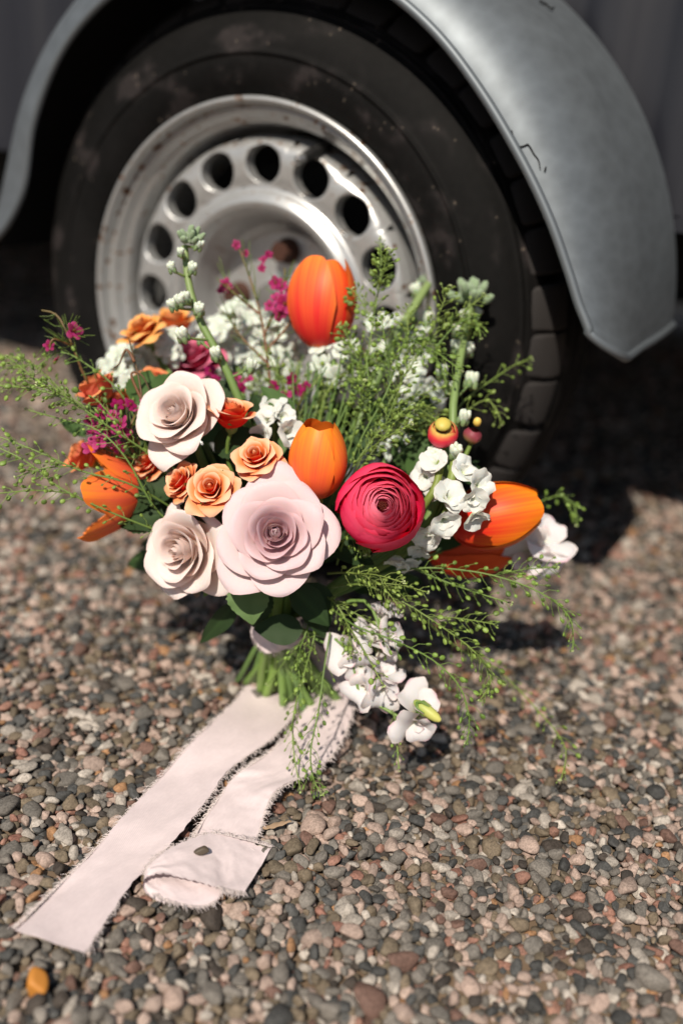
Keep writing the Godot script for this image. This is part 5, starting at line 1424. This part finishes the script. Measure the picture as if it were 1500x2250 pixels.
func materials() -> void:
	var speck := noise_image(256, 0.055, FastNoiseLite.TYPE_CELLULAR, 2, 5)
	var soft := noise_image(256, 0.02, FastNoiseLite.TYPE_SIMPLEX_SMOOTH, 4, 9)
	var grain := Image.create(256, 256, false, Image.FORMAT_RGB8)
	for y in 256:
		for x in 256:
			var k := 0.60 + 0.44 * speck.get_pixel(x, y).r + 0.34 * (soft.get_pixel(x, y).r - 0.25)
			k = clampf(k, 0.0, 1.0)
			grain.set_pixel(x, y, Color(k, k * 0.99, k * 0.975))
	M.stone = mat("gravel stone", Color.WHITE, 0.75, 0.0, true)
	M.stone.albedo_texture = ImageTexture.create_from_image(grain)
	M.stone.uv1_triplanar = true
	M.stone.uv1_world_triplanar = true
	M.stone.uv1_scale = Vector3.ONE * 62.0
	M.stone.metallic_specular = 0.35
	M.soil = mat("soil", Color(0.44, 0.37, 0.30), 1.0)
	M.petal = mat("petal", Color.WHITE, 0.62, 0.0, true)
	M.petal.backlight_enabled = true
	M.petal.backlight = Color(0.6, 0.6, 0.6)
	M.petal.subsurf_scatter_enabled = true
	M.petal.subsurf_scatter_strength = 0.22
	M.petal.metallic_specular = 0.3
	M.petal_vivid = mat("vivid petal", Color.WHITE, 0.58, 0.0, true)
	M.petal_vivid.backlight_enabled = true
	M.petal_vivid.backlight = Color(0.75, 0.75, 0.75)
	M.petal_vivid.metallic_specular = 0.3
	M.petal_gloss = mat("tulip petal", Color.WHITE, 0.5, 0.0, true)
	M.petal_gloss.backlight_enabled = true
	M.petal_gloss.backlight = Color(0.4, 0.4, 0.4)
	M.petal_gloss.metallic_specular = 0.4
	M.leaf = mat("leaf", Color.WHITE, 0.62, 0.0, true)
	M.leaf.backlight_enabled = true
	M.leaf.metallic_specular = 0.3
	M.leaf.backlight = Color(0.3, 0.3, 0.3)
	M.stem = mat("stem", Color.WHITE, 0.5, 0.0, true)
	M.pod = mat("seed pod", Color.WHITE, 0.5, 0.0, true)
	M.pod.backlight_enabled = true
	M.pod.backlight = Color(0.4, 0.4, 0.4)
	M.fuzz = mat("felted bud", Color.WHITE, 0.9, 0.0, true)
	M.fuzz.rim_enabled = true
	M.fuzz.rim = 0.6
	M.silk = mat("pink silk", Color(0.875, 0.815, 0.82), 0.85)
	M.silk.rim_enabled = true
	M.silk.rim = 0.4
	M.thread = mat("pale thread", Color(0.93, 0.88, 0.87), 0.9)
	M.thread.backlight_enabled = true
	M.thread.backlight = Color(0.8, 0.8, 0.8)
	var weave := Image.create(64, 64, false, Image.FORMAT_RGB8)
	for y in 64:
		for x in 64:
			var k := 0.5 + 0.5 * sin(x * TAU / 4.0) * sin(y * TAU / 4.0)
			weave.set_pixel(x, y, Color(k, k, k))
	weave.bump_map_to_normal_map(1.0)
	var cloth := Image.create(256, 256, false, Image.FORMAT_RGB8)
	for y in 256:
		for x in 256:
			var k := 0.93 + 0.04 * soft.get_pixel(x, y).r + 0.03 * (0.5 + 0.5 * sin(x * 1.6) * sin(y * 1.6)) * speck.get_pixel(y, x).r
			cloth.set_pixel(x, y, Color(k, k, k))
	M.silk.albedo_texture = ImageTexture.create_from_image(cloth)
	M.silk.normal_enabled = true
	M.silk.normal_scale = 0.35
	M.silk.normal_texture = ImageTexture.create_from_image(weave)
	M.silk.uv1_scale = Vector3(3, 3, 1)
	# the wheel
	var dust := FastNoiseLite.new()
	dust.seed = 4
	dust.frequency = 0.012
	dust.fractal_octaves = 5
	var fine := FastNoiseLite.new()
	fine.seed = 8
	fine.frequency = 0.2
	var im := Image.create(1024, 256, false, Image.FORMAT_RGB8)
	for y in 256:
		for x in 1024:
			var a := TAU * x / 1024.0
			var d := dust.get_noise_3d(cos(a) * 163.0, sin(a) * 163.0, y * 1.6)
			var e := dust.get_noise_3d(cos(a) * 330.0, sin(a) * 330.0, y * 3.2 + 900.0)
			var f := fine.get_noise_3d(cos(a) * 163.0, sin(a) * 163.0, y * 1.0)
			var k := 0.016 + 0.028 * clampf(d * 2.4, 0.0, 1.0) + 0.13 * pow(clampf(e * 2.6 - 0.1, 0.0, 1.0), 1.6) + 0.02 * f
			var band := exp(-pow((y / 256.0 - 0.29) / 0.03, 2.0)) * 0.045 * (0.6 + d)
			k += band
			var c := Color(k * 1.07, k * 0.96, k * 0.97)
			if f > 0.52 and e > 0.05:
				c = c.lerp(Color(0.55, 0.50, 0.44), 0.7)
			im.set_pixel(x, y, c)
	M.tyre = mat("tyre rubber", Color.WHITE, 0.78)
	M.tyre.metallic_specular = 0.33
	M.tyre.albedo_texture = ImageTexture.create_from_image(im)
	M.tread = mat("tread rubber", Color(0.155, 0.143, 0.141), 0.8)
	M.rubber = mat("valve rubber", Color(0.08, 0.08, 0.08), 0.6)
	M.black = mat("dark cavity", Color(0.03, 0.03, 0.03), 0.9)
	M.drum = mat("hub steel", Color(0.5, 0.49, 0.48), 0.5, 0.5)
	M.steel = mat("valve cap", Color(0.7, 0.7, 0.7), 0.3, 0.9)
	M.rust = mat("rusty nut", Color(0.30, 0.19, 0.15), 0.75, 0.3)
	var silver := Color(0.755, 0.76, 0.76)
	var rusty := Color(0.42, 0.25, 0.13)
	M.rim = mat("silver rim paint", Color.WHITE, 0.38, 0.65)
	M.rim.albedo_texture = rust_image(1024, 128, silver, rusty, func(v: float) -> float: return 0.22 * exp(-pow((v - 0.24) / 0.03, 2.0)) + 0.24 * exp(-pow((v - 0.04) / 0.06, 2.0)) + 0.0, 3)
	M.disc = mat("silver disc paint", Color.WHITE, 0.36, 0.62)
	M.disc.albedo_texture = rust_image(1024, 256, silver, rusty, func(v: float) -> float: return 0.20 * exp(-pow((v - 0.02) / 0.03, 2.0)) + 0.02 * exp(-pow((v - 0.43) / 0.04, 2.0)) + 0.06 * smoothstep(0.6, 0.9, v) - 0.08, 6)
	# the body
	var zinc := noise_image(512, 0.03, FastNoiseLite.TYPE_CELLULAR, 2, 14)
	var cloud := noise_image(512, 0.008, FastNoiseLite.TYPE_SIMPLEX_SMOOTH, 5, 15)
	var zi := Image.create(512, 512, false, Image.FORMAT_RGB8)
	for y in 512:
		for x in 512:
			var k := 0.475 + 0.06 * (zinc.get_pixel(x, y).r - 0.5) + 0.03 * (cloud.get_pixel(x, y).r - 0.5)
			zi.set_pixel(x, y, Color(k * 0.93, k * 0.985, k * 1.03))
	M.galv = mat("galvanised steel", Color.WHITE, 0.53, 0.58)
	M.galv.albedo_texture = ImageTexture.create_from_image(zi)
	M.galv.uv1_scale = Vector3(1, 0.6, 1)
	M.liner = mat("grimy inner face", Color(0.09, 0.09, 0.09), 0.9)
	M.panel = mat("slate painted sheet", Color(0.108, 0.116, 0.15), 0.55)
	M.under = mat("underbody", Color(0.07, 0.07, 0.07), 0.9)
	M.wood = mat("dry wood", Color(0.62, 0.52, 0.42), 0.85)


var cam_at := Vector3(0.488, 0.441, 0.75)
var cam_basis := Basis.from_euler(Vector3(-0.39, 0.473, 0.079))


func _ready() -> void:
	rng.seed = 20240611
	var cam := Camera3D.new()
	cam.name = "camera"
	add_child(cam)
	cam.transform = Transform3D(cam_basis, cam_at)
	var lens := CameraAttributesPhysical.new()
	lens.frustum_focal_length = 34.03
	lens.frustum_focus_distance = 0.635
	lens.frustum_near = 0.02
	lens.frustum_far = 600.0
	lens.exposure_aperture = 2.4
	cam.attributes = lens
	cam.fov = 54.432
	cam.near = 0.02
	cam.far = 600.0
	cam.current = true
	var env := Environment.new()
	env.background_mode = Environment.BG_SKY
	var sky := Sky.new()
	var sm := ProceduralSkyMaterial.new()
	sm.sky_top_color = Color(0.50, 0.565, 0.65)
	sm.sky_horizon_color = Color(0.84, 0.83, 0.81)
	sm.sky_curve = 0.12
	sm.ground_bottom_color = Color(0.30, 0.27, 0.25)
	sm.ground_horizon_color = Color(0.62, 0.60, 0.58)
	sm.sky_energy_multiplier = 0.95
	sm.ground_energy_multiplier = 0.5
	sky.sky_material = sm
	env.sky = sky
	env.tonemap_mode = Environment.TONE_MAPPER_LINEAR
	env.tonemap_exposure = 1.06
	env.sdfgi_enabled = true
	env.ssao_enabled = true
	env.ssil_enabled = true
	var we := WorldEnvironment.new()
	we.name = "environment"
	we.environment = env
	add_child(we)
	var sun := DirectionalLight3D.new()
	sun.name = "sun"
	sun.light_energy = 1.5
	sun.light_color = Color(1.0, 0.955, 0.89)
	sun.light_angular_distance = 0.6
	sun.shadow_enabled = true
	add_child(sun)
	sun.look_at_from_position(Vector3(0.14, 1.0, 0.90), Vector3.ZERO)

	materials()
	build_trailer()
	build_gravel()
	build_ribbon()
	build_bouquet()
	# small things on the ground
	var pebble := part(self, "pebble", stone(55, 5.0, 3), mat("olive pebble", Color(0.33, 0.29, 0.24), 0.6))
	pebble.transform = Transform3D(Basis.from_euler(Vector3(0.1, 0.4, 0.1)) * Basis.from_scale(Vector3(0.0042, 0.0026, 0.0035)), Vector3(0.2098, 0.0165, 0.3570))
	thing(pebble, "small smooth olive brown pebble lying on the folded ribbon tail", "pebble")
	var chip := MB.new()
	var cp := PackedVector3Array()
	var cc := PackedColorArray()
	for j in 3:
		for i in 13:
			var f := i / 12.0
			var p := Vector3(0.2227, 0.0060, 0.3085).lerp(Vector3(0.2369, 0.0090, 0.2954), f)
			cp.append(p + Vector3(0.1, 0.0, 1.0).normalized() * (j - 1) * 0.0035 * sin(PI * clampf(f * 0.9 + 0.08, 0, 1)) + Vector3(0, 0.0012 if j == 1 else 0.0, 0) + Vector3(0, 0.0004 * sin(i * 1.9), 0))
			cc.append(Color.WHITE)
	chip.grid(cp, cc, 12, 2, true)
	var ch := part(self, "wood_chip", chip.mesh(), M.wood)
	thing(ch, "thin pale splinter of dry wood beside the ribbon's right edge", "wood chip")
	for o in find_children("*", "GeometryInstance3D", true, false):
		o.cast_shadow = GeometryInstance3D.SHADOW_CASTING_SETTING_ON
